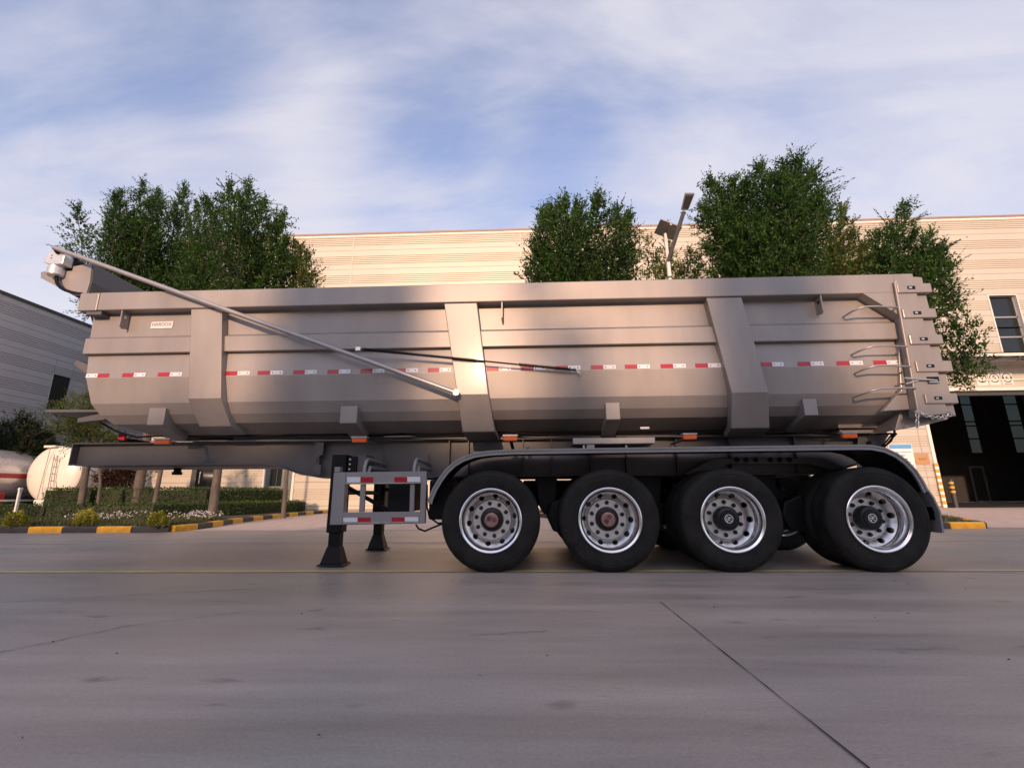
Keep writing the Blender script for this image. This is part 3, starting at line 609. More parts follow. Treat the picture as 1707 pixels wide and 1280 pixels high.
m_.tube([(cx_,ym+.08,z1_+.002),(cx_,ym+.08,z1_-.02),(cx_,ym+.08,z1_-.021),(cx_,ym+.08,z0_-.005),(cx_,ym+.08,z0_-.02)],[.078,.078,.086,.086,.07],24); m_.build('motor_can', M['motor'], mo, auto=40)
for k in range(2): m_ = MB(); m_.tube([(ma.x+.085,ym-.002,ma.z-.05-k*.035),(ma.x+.085,ym+.01,ma.z-.05-k*.035)],.008,8); m_.build('bolt', M['black'], mo)
m_ = MB(); m_.box(ma.x+.03,mc.x+.01,ym+.162,ya-.002,mc.z-.03,ma.z+.045); m_.build('motor_bracket', M['black'], T)
m_ = MB(); ry = (ma.z+mc.z)/2+.03; m_.tube([(mc.x-.06,ym+.17,ry),(mc.x-.06,2.5,ry)],.055,16); m_.build('tarp_roller', M['blackplastic'], T, auto=40)
for k in range(2):
    p0 = Vector((cx_+.01+.02*k,ym+.08,z0_)); p3 = P(131+k,488,.0); m_ = MB()
    ctrl = [p0, P(88+3*k,476,.0), P(104+3*k,489-2*k,.0), p3+Vector((.02,.02,-.0))]
    pts = [((1-t)**3*ctrl[0]+3*t*(1-t)**2*ctrl[1]+3*t*t*(1-t)*ctrl[2]+t**3*ctrl[3]) for t in [i/14 for i in range(15)]]
    m_.tube(pts,.012,8); m_.build('motor_cable', M['black'], T, auto=60)
A0, A1 = P(90,413,-.10), P(761,655,-.035)
m_ = MB(); m_.tube([A0,A1],.027,14); m_.build('tarp_arm', M['steel'], T, auto=40)
m_ = MB(); m_.tube([A0+Vector((.01,0,0)),Vector((A0.x+.03,ym+.0,ma.z-.02))],.028,10); m_.build('arm_elbow', M['black'], T, auto=40)
m_ = MB(); m_.tube([A1+Vector((0,-.035,0)),A1+Vector((0,.06,0))],.035,14); pv = m_.build('arm_pivot', M['steel'], T, auto=40)
m_ = MB(); m_.tube([A1+Vector((0,-.05,0)),A1+Vector((0,-.034,0))],.018,6); m_.build('bolt', M['zinc'], pv)
# tension spring and rod
s0, s1 = P(606,582,-.05), P(968,618,.03)
def helix(a,c,turns,r,wr,n=8):
    d = c-a; L_ = d.length; d.normalize(); u = d.orthogonal().normalized(); w = d.cross(u); k = int(turns*9); m = MB()
    m.tube([a+d*(L_*i/k)+(u*math.cos(2*math.pi*i/9)+w*math.sin(2*math.pi*i/9))*r for i in range(k+1)], wr, 5); return m
q = lambda t: s0.lerp(s1,t)
sp = helix(q(.0),q(.52),58,.017,.0045).build('tension_spring', M['blackplastic'], T, auto=80)
helix(q(.72),q(.955),30,.019,.0045).build('tension_spring', M['blackplastic'], T, auto=80)
m_ = MB(); m_.tube([q(-.005),q(.98)],.0095,8); m_.build('spring_rod', M['blackplastic'], T, auto=60)
m_ = MB(); e = q(.975); m_.tube([q(.95),e+Vector((.0,0,.02)),e+Vector((.03,0,-.015)),e+Vector((.055,0,-.03)),e+Vector((.03,.02,-.035))],.007,6); m_.build('spring_hook', M['zinc'], T, auto=60)
m_ = MB(); p_ = P(597,582,-.06); m_.box(p_.x-.03,p_.x+.03,p_.y-.012,p_.y+.02,p_.z-.02,p_.z+.025); m_.build('spring_clip', M['zinc'], T, bevel=.004)
# ---- tailgate, hinge bars, handles, chain
yg = -.012
m_ = MB(); m_.prism([(X(1492.5,466,yg),Z(1492.5,466,yg)),(X(1522,459,yg),zt-.006),(X(1526,478,yg),Z(1526,478,yg)),(X(1546,560,yg),Z(1546,560,yg)),(X(1567,630,yg),Z(1567,630,yg)),(X(1580,690,yg),Z(1580,690,yg)),(X(1530,694,yg),Z(1530,694,yg)),(X(1510,570,yg),Z(1510,570,yg))], yg, .10); m_.build('hinge_post', M['paint'], T, bevel=.006)
m_ = MB(); m_.tube([P(1491,470,yg-.012),P(1508,565,yg-.012),P(1531,690,yg-.012)],.013,8); m_.build('post_bead', M['paint'], T, auto=60)
yd = .03
m_ = MB(); m_.prism([(X(1520,461,yd),Z(1520,461,yd)),(X(1537,462,yd),Z(1537,462,yd)),(X(1546,500,yd),Z(1546,500,yd)),(X(1562,560,yd),Z(1562,560,yd)),(X(1578,630,yd),Z(1578,630,yd)),(X(1594,693,yd),Z(1594,693,yd)),(X(1572,696,yd),Z(1572,696,yd))], yd, 2*YC-yd); m_.build('tailgate', M['paint'], T, bevel=.006)
m_ = MB(); m_.prism([(X(1440,495,0),zcb+.003),(X(1500,494,0),zcb+.003),(X(1506,531,0),Z(1506,531,0)),(X(1497,524,0),Z(1497,524,0))], .002, .128); m_.build('rail_gusset', M['paint'], T)
for (x0,x1,y0,y1,sx) in ((1494.5,1555,473,487,1512),(1504,1563,515,529,1522),(1515.5,1574,558,573,1533),(1526,1590,602,619,1544),(1541,1599,656,672,1557)):
    a, c = P(x0,y0,-.03), P(x1,y1,-.03); m_ = MB(); m_.box(a.x,c.x,-.03,.10,c.z,a.z); hbar = m_.build('hinge_bar', M['paint'], T, bevel=.008)
    a2, c2 = P(sx,(y0+y1)/2-3,-.03), P(sx+14,(y0+y1)/2+2,-.03); m_ = MB(); m_.box(a2.x,c2.x,-.033,-.02,c2.z,a2.z); sl_ = m_.build('slot', M['black'], hbar)
    m_ = MB(); m_.box(a2.x+.01,c2.x-.04,-.040,-.0335,c2.z+.008,a2.z-.012); m_.build('slot_pin', M['zinc'], hbar)
for (x0,y0,x1,y1) in ((1424,517,1496,512.5),(1437,583,1511,577.5),(1442,615,1517,611),(1444,654.5,1527,646.5)):
    a, c = P(x0,y0,-.06), P(x1,y1,-.06); k1, k2 = a.lerp(c,.25)+Vector((0,-.02,.025)), a.lerp(c,.5)+Vector((0,-.02,.02)); m_ = MB()
    m_.tube([a+Vector((0,.19,-.005)),a+Vector((0,.03,0)),a.lerp(k1,.5)+Vector((0,0,.004)),k1,k2,c,c+Vector((0,.05,0))],.0105,8); m_.build('ladder_rung', M['steel'], T, auto=70)
m_ = MB(); m_.box(X(1545,632,yg),X(1565,632,yg),yg-.004,yg+.03,Z(1555,639,yg),Z(1555,628,yg)); lk = m_.build('latch_slot', M['black'], T)
for (a,c) in (((1508,630),(1562,634)),((1510,640),(1530,634))):
    m_ = MB(); m_.tube([P(*a,-.05),P(*c,-.03)],.010,8); m_.build('latch_lever', M['zinc'], T, auto=60)
m_ = MB(); m_.tube([P(1549,637,-.035),P(1566,637,-.035)],.009,8); m_.build('latch_lever', M['zinc'], T, auto=60)
def chain(pts, name):
    k = 0; tot = [Vector(p) for p in pts]
    seg = MB()
    for i in range(len(tot)-1):
        a, c = tot[i], tot[i+1]; d = (c-a).normalized(); u = Vector((0,-1,0)) if i%2 else d.cross(Vector((0,-1,0))).normalized()
        L_ = (c-a).length*.62; m0 = (a+c)/2; loop = []
        for j in range(13):
            t = 2*math.pi*j/12; loop.append(m0+d*math.cos(t)*L_+u*math.sin(t)*.016)
        seg.tube(loop,.0055,5)
    return tag(seg.build(name, M['zinc'], T, auto=80), kind='stuff')
ca, cb_ = P(1529,687,-.03), P(1588,688,-.02); chain([ca.lerp(cb_,i/12)+Vector((0,-.01,-.055*4*(i/12)*(1-i/12))) for i in range(13)], 'tailgate_chain')
chain([P(1529,690+i*5.5,-.03) for i in range(5)], 'hanging_chain')
m_ = MB(); m_.tube([P(1529,686,-.05),P(1529,686,.0)],.02,8); m_.build('chain_bolt', M['zinc'], T)
m_ = MB(); m_.tube([P(1588,688,-.05),P(1588,688,.04)],.02,8); m_.build('chain_bolt', M['zinc'], T)
m_ = MB(); m_.tube([P(1508,605,.07),P(1513,640,.07),P(1519,662,.07),P(1530,690,.0)],.006,6); m_.build('release_cable', M['zinc'], T, auto=60)
# ---- chassis
yb = .70
ztf = (Z(130,739,yb)+Z(1400,724,yb))/2; zb1 = Z(300,774,yb); zb2 = (Z(560,797,yb)+Z(1100,792,yb))/2
xf = X(119,755,yb); xr = X(1482,730,yb)
botm = [(xf,zb1),(X(330,776,yb),zb1),(X(430,776,yb),zb1-.008),(X(465,780,yb),zb1-.045),(X(500,788,yb),zb2+.045),(X(535,796,yb),zb2),(X(1380,790,yb),zb2),(X(1440,778,yb),zb2+.12),(xr,zb2+.2)]
for y0 in (yb, 2*YC-yb-.19):
    ym_ = y0+.095
    m_ = MB(); m_.prism([(xf,ztf-.014),(xr,ztf-.014)]+[(x,z+.012) for x,z in botm[::-1]], ym_-.007, ym_+.007); fb_ = m_.build('chassis_beam', M['chassis'], T)
    m_ = MB(); m_.box(xf-.01,xr,y0,y0+.19,ztf-.014,ztf); m_.build('top_flange', M['chassis'], fb_, bevel=.003)
    m_ = MB(); m_.loft([[(x,y0,z),(x,y0+.19,z),(x,y0+.19,z+.014),(x,y0,z+.014)] for x,z in botm]); m_.build('bottom_flange', M['chassis'], fb_, bevel=.003, fixn=True)
    m_ = MB(); m_.box(xf-.012,xf+.002,y0,y0+.19,zb1,ztf-.015); m_.build('end_plate', M['chassis'], fb_)
    for px in (531,748,780,872,920,985,1045,1130,1220,1330):
        xx = X(px,760,yb); zlo = zb2 if px > 540 else zb1-.09
        m_ = MB(); m_.box(xx-.006,xx+.006,y0+.02,ym_-.0075,zlo+.016,ztf-.016); m_.build('web_stiffener', M['chassis'], fb_)
for px in (150,330,480,700,900,1100,1300,1450):
    xx = X(px,750,yb); m_ = MB(); m_.box(xx-.05,xx+.05,yb+.105,2*YC-yb-.105,ztf-.16,ztf-.03); m_.build('cross_member', M['chassis'], T)
m_ = MB(); m_.box(xf+.05,X(440,776,.9),.90,1.60,zb1-.012,zb1-.001); m_.build('kingpin_plate', M['chassis'], T)
m_ = MB(); kx = X(292,780,1.2); m_.tube([(kx,1.25,zb1-.012),(kx,1.25,zb1-.06),(kx,1.25,zb1-.062),(kx,1.25,zb1-.10)],[.045,.045,.06,.06],16); m_.build('kingpin', M['black'], T, auto=40)
m_ = MB(); m_.prism([(X(526,737,.69),Z(526,737,.69)),(X(540,737,.69),Z(540,737,.69)),(X(538,757,.69),Z(538,757,.69)),(X(528,763,.69),Z(528,763,.69)),(X(526,772,.69),Z(526,772,.69)),(X(522,772,.69),Z(522,772,.69))],.69,.698); m_.build('gusset_plate', M['chassis'], T)
m_ = MB(); m_.prism([(X(523,774,.69),Z(523,774,.69)),(X(535,774,.69),Z(535,774,.69)),(X(534,791,.69),Z(534,791,.69)),(X(523,788,.69),Z(523,788,.69))],.69,.698); m_.build('gusset_plate', M['chassis'], T)
# subframe of the tipping body
m_ = MB(); m_.box(X(390,728,.74),X(1470,722,.74),.74,.86,ztf+.004,prof[-1][1]+.02); m_.build('body_sill', M['chassis'], T)
m_ = MB(); m_.box(X(1397,705,.5),X(1484,705,.5),.50,.74,Z(1440,713,.5),Z(1440,700,.5)); m_.build('rear_sill', M['paint'], T, bevel=.006)
m_ = MB(); m_.box(X(1400,719,.55),X(1478,719,.55),.55,.74,Z(1440,722,.55),Z(1440,716,.55)); m_.build('rear_sill', M['paint'], T, bevel=.006)
m_ = MB(); m_.box(X(955,731,.45),X(1092,731,.45),.45,.69,Z(1020,740,.45),Z(1020,729,.45)); m_.build('hinge_seat', M['steel'], T, bevel=.008)
m_ = MB(); m_.box(X(978,742,.47),X(991,742,.47),.47,.69,Z(985,752,.47),Z(985,740.5,.47)); m_.build('seat_foot', M['steel'], T, bevel=.004)
m_ = MB(); m_.box(X(1067,712,.33),X(1082,712,.33),.325,.332,Z(1070,715,.33),Z(1070,711.5,.33)); m_.build('white_label', M['signwhite'], T)
# rear spring-hanger pivot plate and hose
m_ = MB(); m_.prism([(X(1432,722,.66),Z(1432,722,.66)),(X(1484,722,.66),Z(1484,722,.66)),(X(1468,746,.66),Z(1468,746,.66)),(X(1430,746,.66),Z(1430,746,.66))],.66,.69); m_.build('pivot_plate', M['chassis'], T, bevel=.004)
m_ = MB(); pp = P(1449,738,.64); m_.tube([(pp.x,.63,pp.z),(pp.x,.662,pp.z)],.022,14); m_.build('pivot_pin', M['black'], T)
m_ = MB(); m_.tube([P(1491,708,.5),P(1491,722,.5),P(1485,735,.5),P(1470,748,.5)],.012,8); m_.build('rear_hose', M['black'], T, auto=60)
for k in range(2):
    m_ = MB(); m_.tube([P(1489+6*k,722,.55),P(1478+5*k,735,.6),P(1465+5*k,750,.65)],.010,6); m_.build('rear_hose', M['black'], T, auto=60)
rr = random.Random(11); pts = []
for i in range(40):
    px = 160+i*34; pts.append(P(px,(700+ (px-160)*.55 if px<210 else 727-.004*(px-200))+rr.uniform(-2.0,2.0)+(-4 if 780<px<870 else 0),.60))
m_ = MB(); m_.tube(pts,.012,6); m_.build('air_hose', M['black'], T, auto=70)
m_ = MB(); m_.tube([P(250,735.3,.66),P(585,733.3,.66)],.008,6); m_.build('conduit', M['steel'], T)
m_ = MB(); m_.tube([P(640,727.5,.62),P(776,725.6,.62)],.007,6); m_.build('conduit', M['zinc'], T)
m_ = MB(); m_.tube([P(455,727,.62),P(480,726.8,.62)],.007,6); m_.build('conduit', M['zinc'], T)
# air couplings at the front (red)
for k in range(3):
    p_ = P(201+k*3.5,725+k*.6,.9); m_ = MB(); m_.tube([p_+Vector((0,0,-.06)),p_+Vector((0,0,.03))],.022,10); m_.build('air_coupling', M['redhose'], T)
m_ = MB(); m_.box(X(196,733,.95),X(214,733,.95),.95,1.3,Z(200,735,.95),Z(200,731,.95)); m_.build('coupling_bracket', M['black'], T)
# marker lamps
for (x0,y0,x1,y1,ax,ay) in ((257,731,281,740,334,742),(586.5,728,610,737,632,741),(839,725,862,734.5,856,752),(1139,722.5,1162,732,1120,740),(1404,720,1430.5,730,1380,728)):
    a, c = P(x0,y0,.05), P(x1,y1,.05); m_ = MB(); m_.box(a.x,c.x,.05,.095,c.z,a.z-.015); lm = m_.build('marker_lamp', M['orange'], T, bevel=.008)
    m_ = MB(); m_.box(a.x-.006,c.x+.006,.046,.12,a.z-.013,a.z+.004); m_.build('lamp_hood', M['steel'], lm)
    m_ = MB(); mm = (a+c)/2; e2 = P(ax,ay,.69)
    m_.bar((mm.x,.09,mm.z),(e2.x,.70,e2.z),.035,.02); m_.build('lamp_arm', M['chassis'], lm)
# front flap plate, small bracket at the front wall
p0,p1,p2,p3 = P(96,686,.5),P(147,679,.2),P(150,683,.2),P(97,691,.5)
m_ = MB(); m_.prism([(p0.x,p0.z),(p1.x,p1.z),(p2.x+.1,p2.z),(p3.x,p3.z)], .35, 2.1); m_.build('front_flap', M['chassis'], T, bevel=.004)
m_ = MB(); a = P(130,697,.4); m_.prism([(a.x,a.z),(a.x+.3,a.z+.06),(a.x+.34,a.z-.02),(a.x,a.z-.05)], .4,.5); m_.build('flap_bracket', M['chassis'], T)
m_ = MB(); m_.prism([(X(123,607,1.2),Z(123,607,1.2)),(X(128,600,1.2),Z(128,600,1.2)),(X(150,610,1.2),Z(150,610,1.2)),(X(150,625,1.2),Z(150,625,1.2)),(X(140,620,1.2),Z(140,620,1.2))],1.2,1.4); m_.build('front_bracket', M['chassis'], T)
# ---- landing legs
for (yl0, nm) in ((.40,'near'),(1.93,'far')):
    xl = (X(567,780,.40)+X(553,920,.45))/2
    m_ = MB(); m_.box(xl-.085,xl+.085,yl0,yl0+.17,.36,Z(567,757.5,.40)); lg = m_.build('landing_leg', M['black'], T, bevel=.008)
    m_ = MB(); m_.box(xl-.062,xl+.062,yl0+.022,yl0+.148,.16,.36); m_.build('inner_tube', M['black'], lg, bevel=.006)
    m_ = MB(); zf = .03
    m_.loft([[(xl-.118,yl0-.02,zf),(xl+.118,yl0-.02,zf),(xl+.118,yl0+.19,zf),(xl-.118,yl0+.19,zf)],[(xl-.066,yl0+.018,.21),(xl+.066,yl0+.018,.21),(xl+.066,yl0+.152,.21),(xl-.066,yl0+.152,.21)]]); m_.build('foot', M['black'], lg, bevel=.004)
    m_ = MB(); m_.loft([[(xl-.145,yl0-.05,.012),(xl+.145,yl0-.05,.012),(xl+.145,yl0+.22,.012),(xl-.145,yl0+.22,.012)],[(xl-.13,yl0-.04,.030),(xl+.13,yl0-.04,.030),(xl+.13,yl0+.21,.030),(xl-.13,yl0+.21,.030)]]); m_.build('foot_plate', M['black'], lg)
    m_ = MB(); m_.box(xl+.086,xl+.2,yl0+.03,yl0+.14,.95,Z(567,757.5,.40)-.02); m_.build('gearbox', M['black'], lg, bevel=.006)
    for k in range(4):
        m_ = MB(); zz_ = 1.17-k*.055; m_.tube([(xl+.125,yl0+.01,zz_),(xl+.125,yl0+.032,zz_)],.012,6); m_.build('bolt', M['zinc'], lg)
    m_ = MB(); m_.bar((xl+.08,yl0+.1,.86),(xl+.62,yl0+.22,.55),.045,.045); m_.build('brace', M['black'], lg)
    m_ = MB(); m_.box(xl+.20,xl+.30,yl0+.05,yl0+.30,.98,1.22); m_.build('mount_bracket', M['chassis'], lg)
m_ = MB(); m_.tube([(xl,.57,.80),(xl,1.93,.80)],.028,10); m_.build('cross_shaft', M['black'], T, auto=40)
cp = P(633,808,.5); m_ = MB(); m_.tube([cp,P(633,832,.5),P(634,836,.5),P(640,837,.5)],.012,8); m_.build('crank_handle', M['black'], T, auto=60)
# ---- side guard
ys = .10
def pq(a,b,c,d,y0,y1,name,m=M['steel'],par=None,bev=.004):
    m_ = MB(); m_.prism([(X(*q,ys),Z(*q,ys)) for q in (a,b,c,d)], y0, y1); return m_.build(name, m, par or T, bevel=bev)
M['guard'] = mat('guard_paint', (.30,.285,.28), .38, .25, .05, 5)
sg = pq((556.5,787),(576.5,787),(570.5,874.5),(549.5,874.5),ys,ys+.10,'guard_post',M['guard'])
pq((557,778),(566.5,778),(565.5,786.5),(556.7,786.5),ys+.01,ys+.09,'post_top',M['guard'],sg)
tr_ = pq((576.6,787),(711,785.5),(711,806),(575.5,807),ys,ys+.04,'guard_rail',M['guard'])
br_ = pq((572,854),(700,852.5),(698.7,872.5),(570.6,874.5),ys,ys+.04,'guard_rail',M['guard'])
pq((701.5,806.2),(710.7,806.2),(708,872.4),(699,872.5),ys+.001,ys+.06,'guard_post',M['guard'])
pq((599.5,807.2),(608,807.2),(605.5,853.4),(597,853.4),ys+.02,ys+.05,'guard_stay',M['guard'])
pq((683,806.5),(690.5,806.5),(689,852.6),(681.5,852.6),ys+.02,ys+.05,'guard_stay',M['guard'])
for rail, (r0,r1), y0, y1 in ((tr_,(577.5,701),795,804),(br_,(572.5,698),862,869.6)):
    zb_l = MB(); zb_l.prism([(X(r0,y1+1.5,ys),Z(r0,y1+2.6,ys)),(X(r1,y1,ys),Z(r1,y1+1.2,ys)),(X(r1,y1,ys),Z(r1,y1+.2,ys)),(X(r0,y1,ys),Z(r0,y1+1.4,ys))],ys-.012,ys-.001); zb_l.build('rail_lip', M['zinc'], rail)
strips = [(tr_,579,601,795,804,'white'),(tr_,601,622,795,804,'red'),(tr_,657.5,679,795,803.3,'red'),(tr_,679,700.5,794.5,803,'white'),(br_,572.5,596,862.5,869.7,'white'),(br_,596,618,862.3,869.5,'red'),(br_,653,675,862,869,'red'),(br_,675,697.5,861.5,868.7,'white')]
for (par,x0,x1,y0,y1,mm) in strips:
    m_ = MB(); m_.prism([(X(x0,y1,ys),Z(x0,y1,ys)),(X(x1,y1,ys),Z(x1,y1,ys)),(X(x1,y0,ys),Z(x1,y0,ys)),(X(x0,y0,ys),Z(x0,y0,ys))],ys-.004,ys-.0005); m_.build('reflective_strip', M[mm], par)
for px in (607,690):
    x_ = X(px,786,ys+.03); zt_ = Z(px,764.5,ys+.03); zg = Z(px,786,ys+.03)
    m_ = MB(); m_.tube([(x_,ys+.04,zg-.1),(x_,ys+.04,zt_-.09),(x_+.008,ys+.055,zt_-.03),(x_+.01,ys+.10,zt_),(x_+.02,.78,zt_-.02)],.020,10); m_.build('guard_hanger', M['guard'], T, auto=50)
    m_ = MB(); m_.tube([(x_+.03,ys+.09,zg-.02),(x_+.03,ys+.12,zg+.05),(x_+.04,.78,zg+.05)],.018,10); m_.build('guard_hanger', M['guard'], T, auto=50)
    m_ = MB(); m_.box(x_+.015,x_+.03,.68,.71,zg-.06,zt_+.10); m_.build('hanger_plate', M['chassis'], T)
m_ = MB(); m_.box(X(646,830,.5),X(684,830,.5),.5,1.1,Z(660,853,.5),Z(660,800,.5)); m_.build('battery_box', M['blackplastic'], T, bevel=.015)
m_ = MB(); m_.box(X(712,830,.3)+.02,X(742,830,.3)+.06,.3,.66,Z(720,866,.3),Z(720,800,.3)); m_.build('valve_box', M['blackplastic'], T, bevel=.02)
m_ = MB(); m_.tube([P(712,808,.3),P(712,845,.25),P(716,862,.25),P(730,872,.25),P(742,871,.3)],.010,8); m_.build('brake_hose', M['black'], T, auto=60)
m_ = MB(); m_.tube([P(693,874,.25),P(698,881,.25),P(708,885,.25),P(722,879,.25),P(742,871,.3)],.010,8); m_.build('brake_hose', M['black'], T, auto=60)
# ---- fender
fpx = [(712.5,838),(715,829),(722,813),(731,798),(742,783),(755,771),(770,762),(790,755),(815,751.5),(850,749.5),(1000,747),(1200,744.5),(1430,741.5),(1452,742),(1475,746.5),(1495,755.5),(1512,768),(1527,784),(1538,801),(1547,819)]
fp = [(X(*p,0),Z(*p,0)) for p in fpx]
def offs(pl, d):
    o = []
    for i in range(len(pl)):
        a, c = pl[max(i-1,0)], pl[min(i+1,len(pl)-1)]; tx, tz = c[0]-a[0], c[1]-a[1]; l = math.hypot(tx,tz); o.append((pl[i][0]+tz/l*d, pl[i][1]-tx/l*d))
    return o
fi = offs(fp,.014); fl_ = offs(fp,.048); fm = offs(fp,.030)
def strip(o1, o2, y0, y1, name, m, par):
    m_ = MB(); m_.loft([[(a[0],y0,a[1]),(a[0],y1,a[1]),(c[0],y1,c[1]),(c[0],y0,c[1])] for a,c in zip(o1,o2)]); return m_.build(name, m, par, fixn=True, auto=35)
fen = strip(fp, fi, .012, .66, 'fender', M['blackplastic'], T)
strip(offs(fp,-.002), offs(fp,.016), -.014, .012, 'fender_edge', M['guard'], fen)
strip(offs(fp,.0165), offs(fp,.034), -.004, .011, 'fender_edge', M['guard'], fen)
strip(offs(fp,.0345), offs(fp,.050), -.012, .0115, 'fender_edge', M['guard'], fen)
xm0, zm0 = fp[-1]; xm1, zm1 = X(1566,888,0), Z(1566,888,0)
m_ = MB(); pr_ = [(xm0-.02,zm0+.03),(xm0+.025,zm0-.06),(xm0+.06,zm0-.2),(xm1+.02,zm1)]
m_.loft([[(x,-.01,z),(x+.018,-.01,z),(x+.018,.64,z),(x,.64,z)] for x,z in pr_]); m_.build('mudflap', M['guard'], T, fixn=True, auto=35)
m_ = MB(); m_.box(xm1+.022,xm1+.05,.05,.3,zm1+.12,zm1+.33); m_.build('flap_stay', M['black'], T)
# far fender
m_ = MB(); m_.loft([[(a[0],1.84,a[1]),(a[0],2.5,a[1]),(c[0],2.5,c[1]),(c[0],1.84,c[1])] for a,c in zip(fp,fi)]); m_.build('fender', M['blackplastic'], T, fixn=True, auto=35)
for px in (880,1215,1300,1335):
    p_ = P(px,748,.35); m_ = MB(); m_.tube([(p_.x,.30,p_.z),(p_.x,.9,p_.z+.02)],.022,8); m_.build('fender_stay', M['chassis'], T, auto=50)
for px in (973,1044,1338):
    p_ = P(px,744,.1); m_ = MB(); m_.tube([(p_.x,.1,p_.z-.03),(p_.x,.1,p_.z+.012)],.012,6); m_.build('fender_bolt', M['zinc'], T)
# ---- axles and suspension
wx = [X(817.6,865,0),X(1017,865,0),X(1221.6,865,0),X(1465.8,864,0)]; WR = .512; zc = WR-.007
for x in wx:
    m_ = MB(); m_.tube([(x,.30,zc),(x,2.2,zc)],.075,16); ax = m_.build('axle', M['black'], T, auto=40)
    for y0 in (.80,1.70):
        m_ = MB()
        for k in range(3): m_.box(x-.50+.06*k,x+.50-.06*k,y0-.045,y0+.045,zc+.10+k*.022,zc+.119+k*.022)
        tag(m_.build('leaf_spring', M['black'], ax), kind='stuff')
    m_ = MB(); m_.tube([(x+.16,.95,zc+.02),(x+.16,1.12,zc+.02)],.09,14); m_.build('brake_chamber', M['black'], ax, auto=40)
for i, x in enumerate([wx[0]-.62]+[(wx[k]+wx[k+1])/2 for k in range(3)]+[wx[3]+.6]):
    for y0 in (.72,1.62):
        m_ = MB(); m_.prism([(x-.13,zb2),(x+.13,zb2),(x+.09,zc+.12),(x+.04,zc+.03),(x-.04,zc+.03),(x-.09,zc+.12)], y0, y0+.16); m_.build('spring_hanger', M['black'], T, bevel=.004)
# dark equaliser plates between the wheels, seen in front of the beam
for i in (0,2):
    xm_ = (wx[i+1]+wx[i])/2 if i else (wx[0]+wx[1])/2
    m_ = MB(); m_.prism([(xm_+.02,zc+.16),(xm_+.22,zc+.24),(xm_+.27,zc-.02),(xm_+.20,zc-.16),(xm_+.05,zc-.14),(xm_-.02,zc+.02)], .40,.62); m_.build('brake_lever', M['black'], T, bevel=.02)
m_ = MB(); m_.prism([(X(1190,764,.62),Z(1190,764,.62)),(X(1370,764,.62),Z(1370,764,.62)),(X(1420,785,.62),Z(1420,785,.62)),(X(1400,788,.62),Z(1400,788,.62)),(X(1350,773,.62),Z(1350,773,.62)),(X(1215,773,.62),Z(1215,773,.62)),(X(1160,792,.62),Z(1160,792,.62)),(X(1140,790,.62),Z(1140,790,.62))],.62,.69); fr_ = m_.build('reinforcing_plate', M['chassis'], T, bevel=.004)
for px in (1228,1244,1260,1284,1300,1316):
    p_ = P(px,766,.615); m_ = MB(); m_.tube([(p_.x,.612,p_.z),(p_.x,.622,p_.z)],.030,14); m_.build('plate_hole', M['black'], fr_)
# black tanks and beams added to fill and darken the gaps behind the wheels
for xm_ in ((wx[1]+wx[2])/2,(wx[2]+wx[3])/2,(wx[0]+wx[1])/2+.1):
    m_ = MB(); m_.tube([(xm_-.42,1.25,.78),(xm_-.38,1.25,.78),(xm_+.38,1.25,.78),(xm_+.42,1.25,.78)],[.10,.16,.16,.10],18); m_.build('filler_tank', M['black'], T, auto=40)
for y0 in (.74,1.66):
    m_ = MB(); m_.prism([(wx[2]-.25,.62),(wx[2]+.2,.80),(wx[3]-.2,.80),(wx[3]+.25,.62),(wx[3]+.1,.36),(wx[2]-.1,.36)], y0, y0+.10); m_.build('filler_beam', M['black'], T, bevel=.01)
    m_ = MB(); m_.prism([(wx[1]+.25,.66),(wx[2]-.3,.66),(wx[2]-.3,.40),(wx[1]+.25,.46)], y0+.02, y0+.08); m_.build('filler_beam', M['black'], T, bevel=.01)
# ---- wheels
def disc_mesh():
    m = MB(); c = (0,0,0)
    m.cm = 0
    m.lathe_y([(.300,.27),(.292,.16),(.276,.10),(.278,.06),(.296,.035),(.300,.015),(.318,.006),(.322,-.006),(.314,-.010),(.300,-.004)][::-1], c, 64)
    # cone with ten hand holes
    m.cm = 1; nh = 10; r0, r1, y0, y1 = .205, .281, .225, .145
    def pt(r,a): t = (r-r0)/(r1-r0); y = y0+(y1-y0)*t+.012*math.sin(math.pi*t)*-1; return (r*math.cos(a), y, r*math.sin(a))
    K = 24
    for h in range(nh):
        a0 = 2*math.pi*(h+.5)/nh; da = math.pi/nh; rc = .244; vs = []
        for j in range(K):
            t = 2*math.pi*j/K; u, v = math.cos(t), math.sin(t)
            s = 1/max(abs(u),abs(v)); ao, ro = a0+da*u*s, (r0+r1)/2+(r1-r0)/2*v*s
            ai, ri = a0+.030/rc*u, rc+.024*v
            vs += [pt(ro,ao), pt(ri,ai)]
            pi_ = pt(ri,ai); vs += [(pi_[0],pi_[1]+.03,pi_[2])]
        m.add(vs, [f for j in range(K) for f in ((3*j,3*j+1,3*((j+1)%K)+1,3*((j+1)%K)),(3*j+1,3*j+2,3*((j+1)%K)+2,3*((j+1)%K)+1))])
    m.lathe_y([(.205,.226),(.205,.208),(.198,.202),(.125,.202),(.125,.26)], c, 60)
    me = m.mesh('wheel', [M['polish'],M['alu']], True); me.set_sharp_from_angle(angle=math.radians(30)); return me
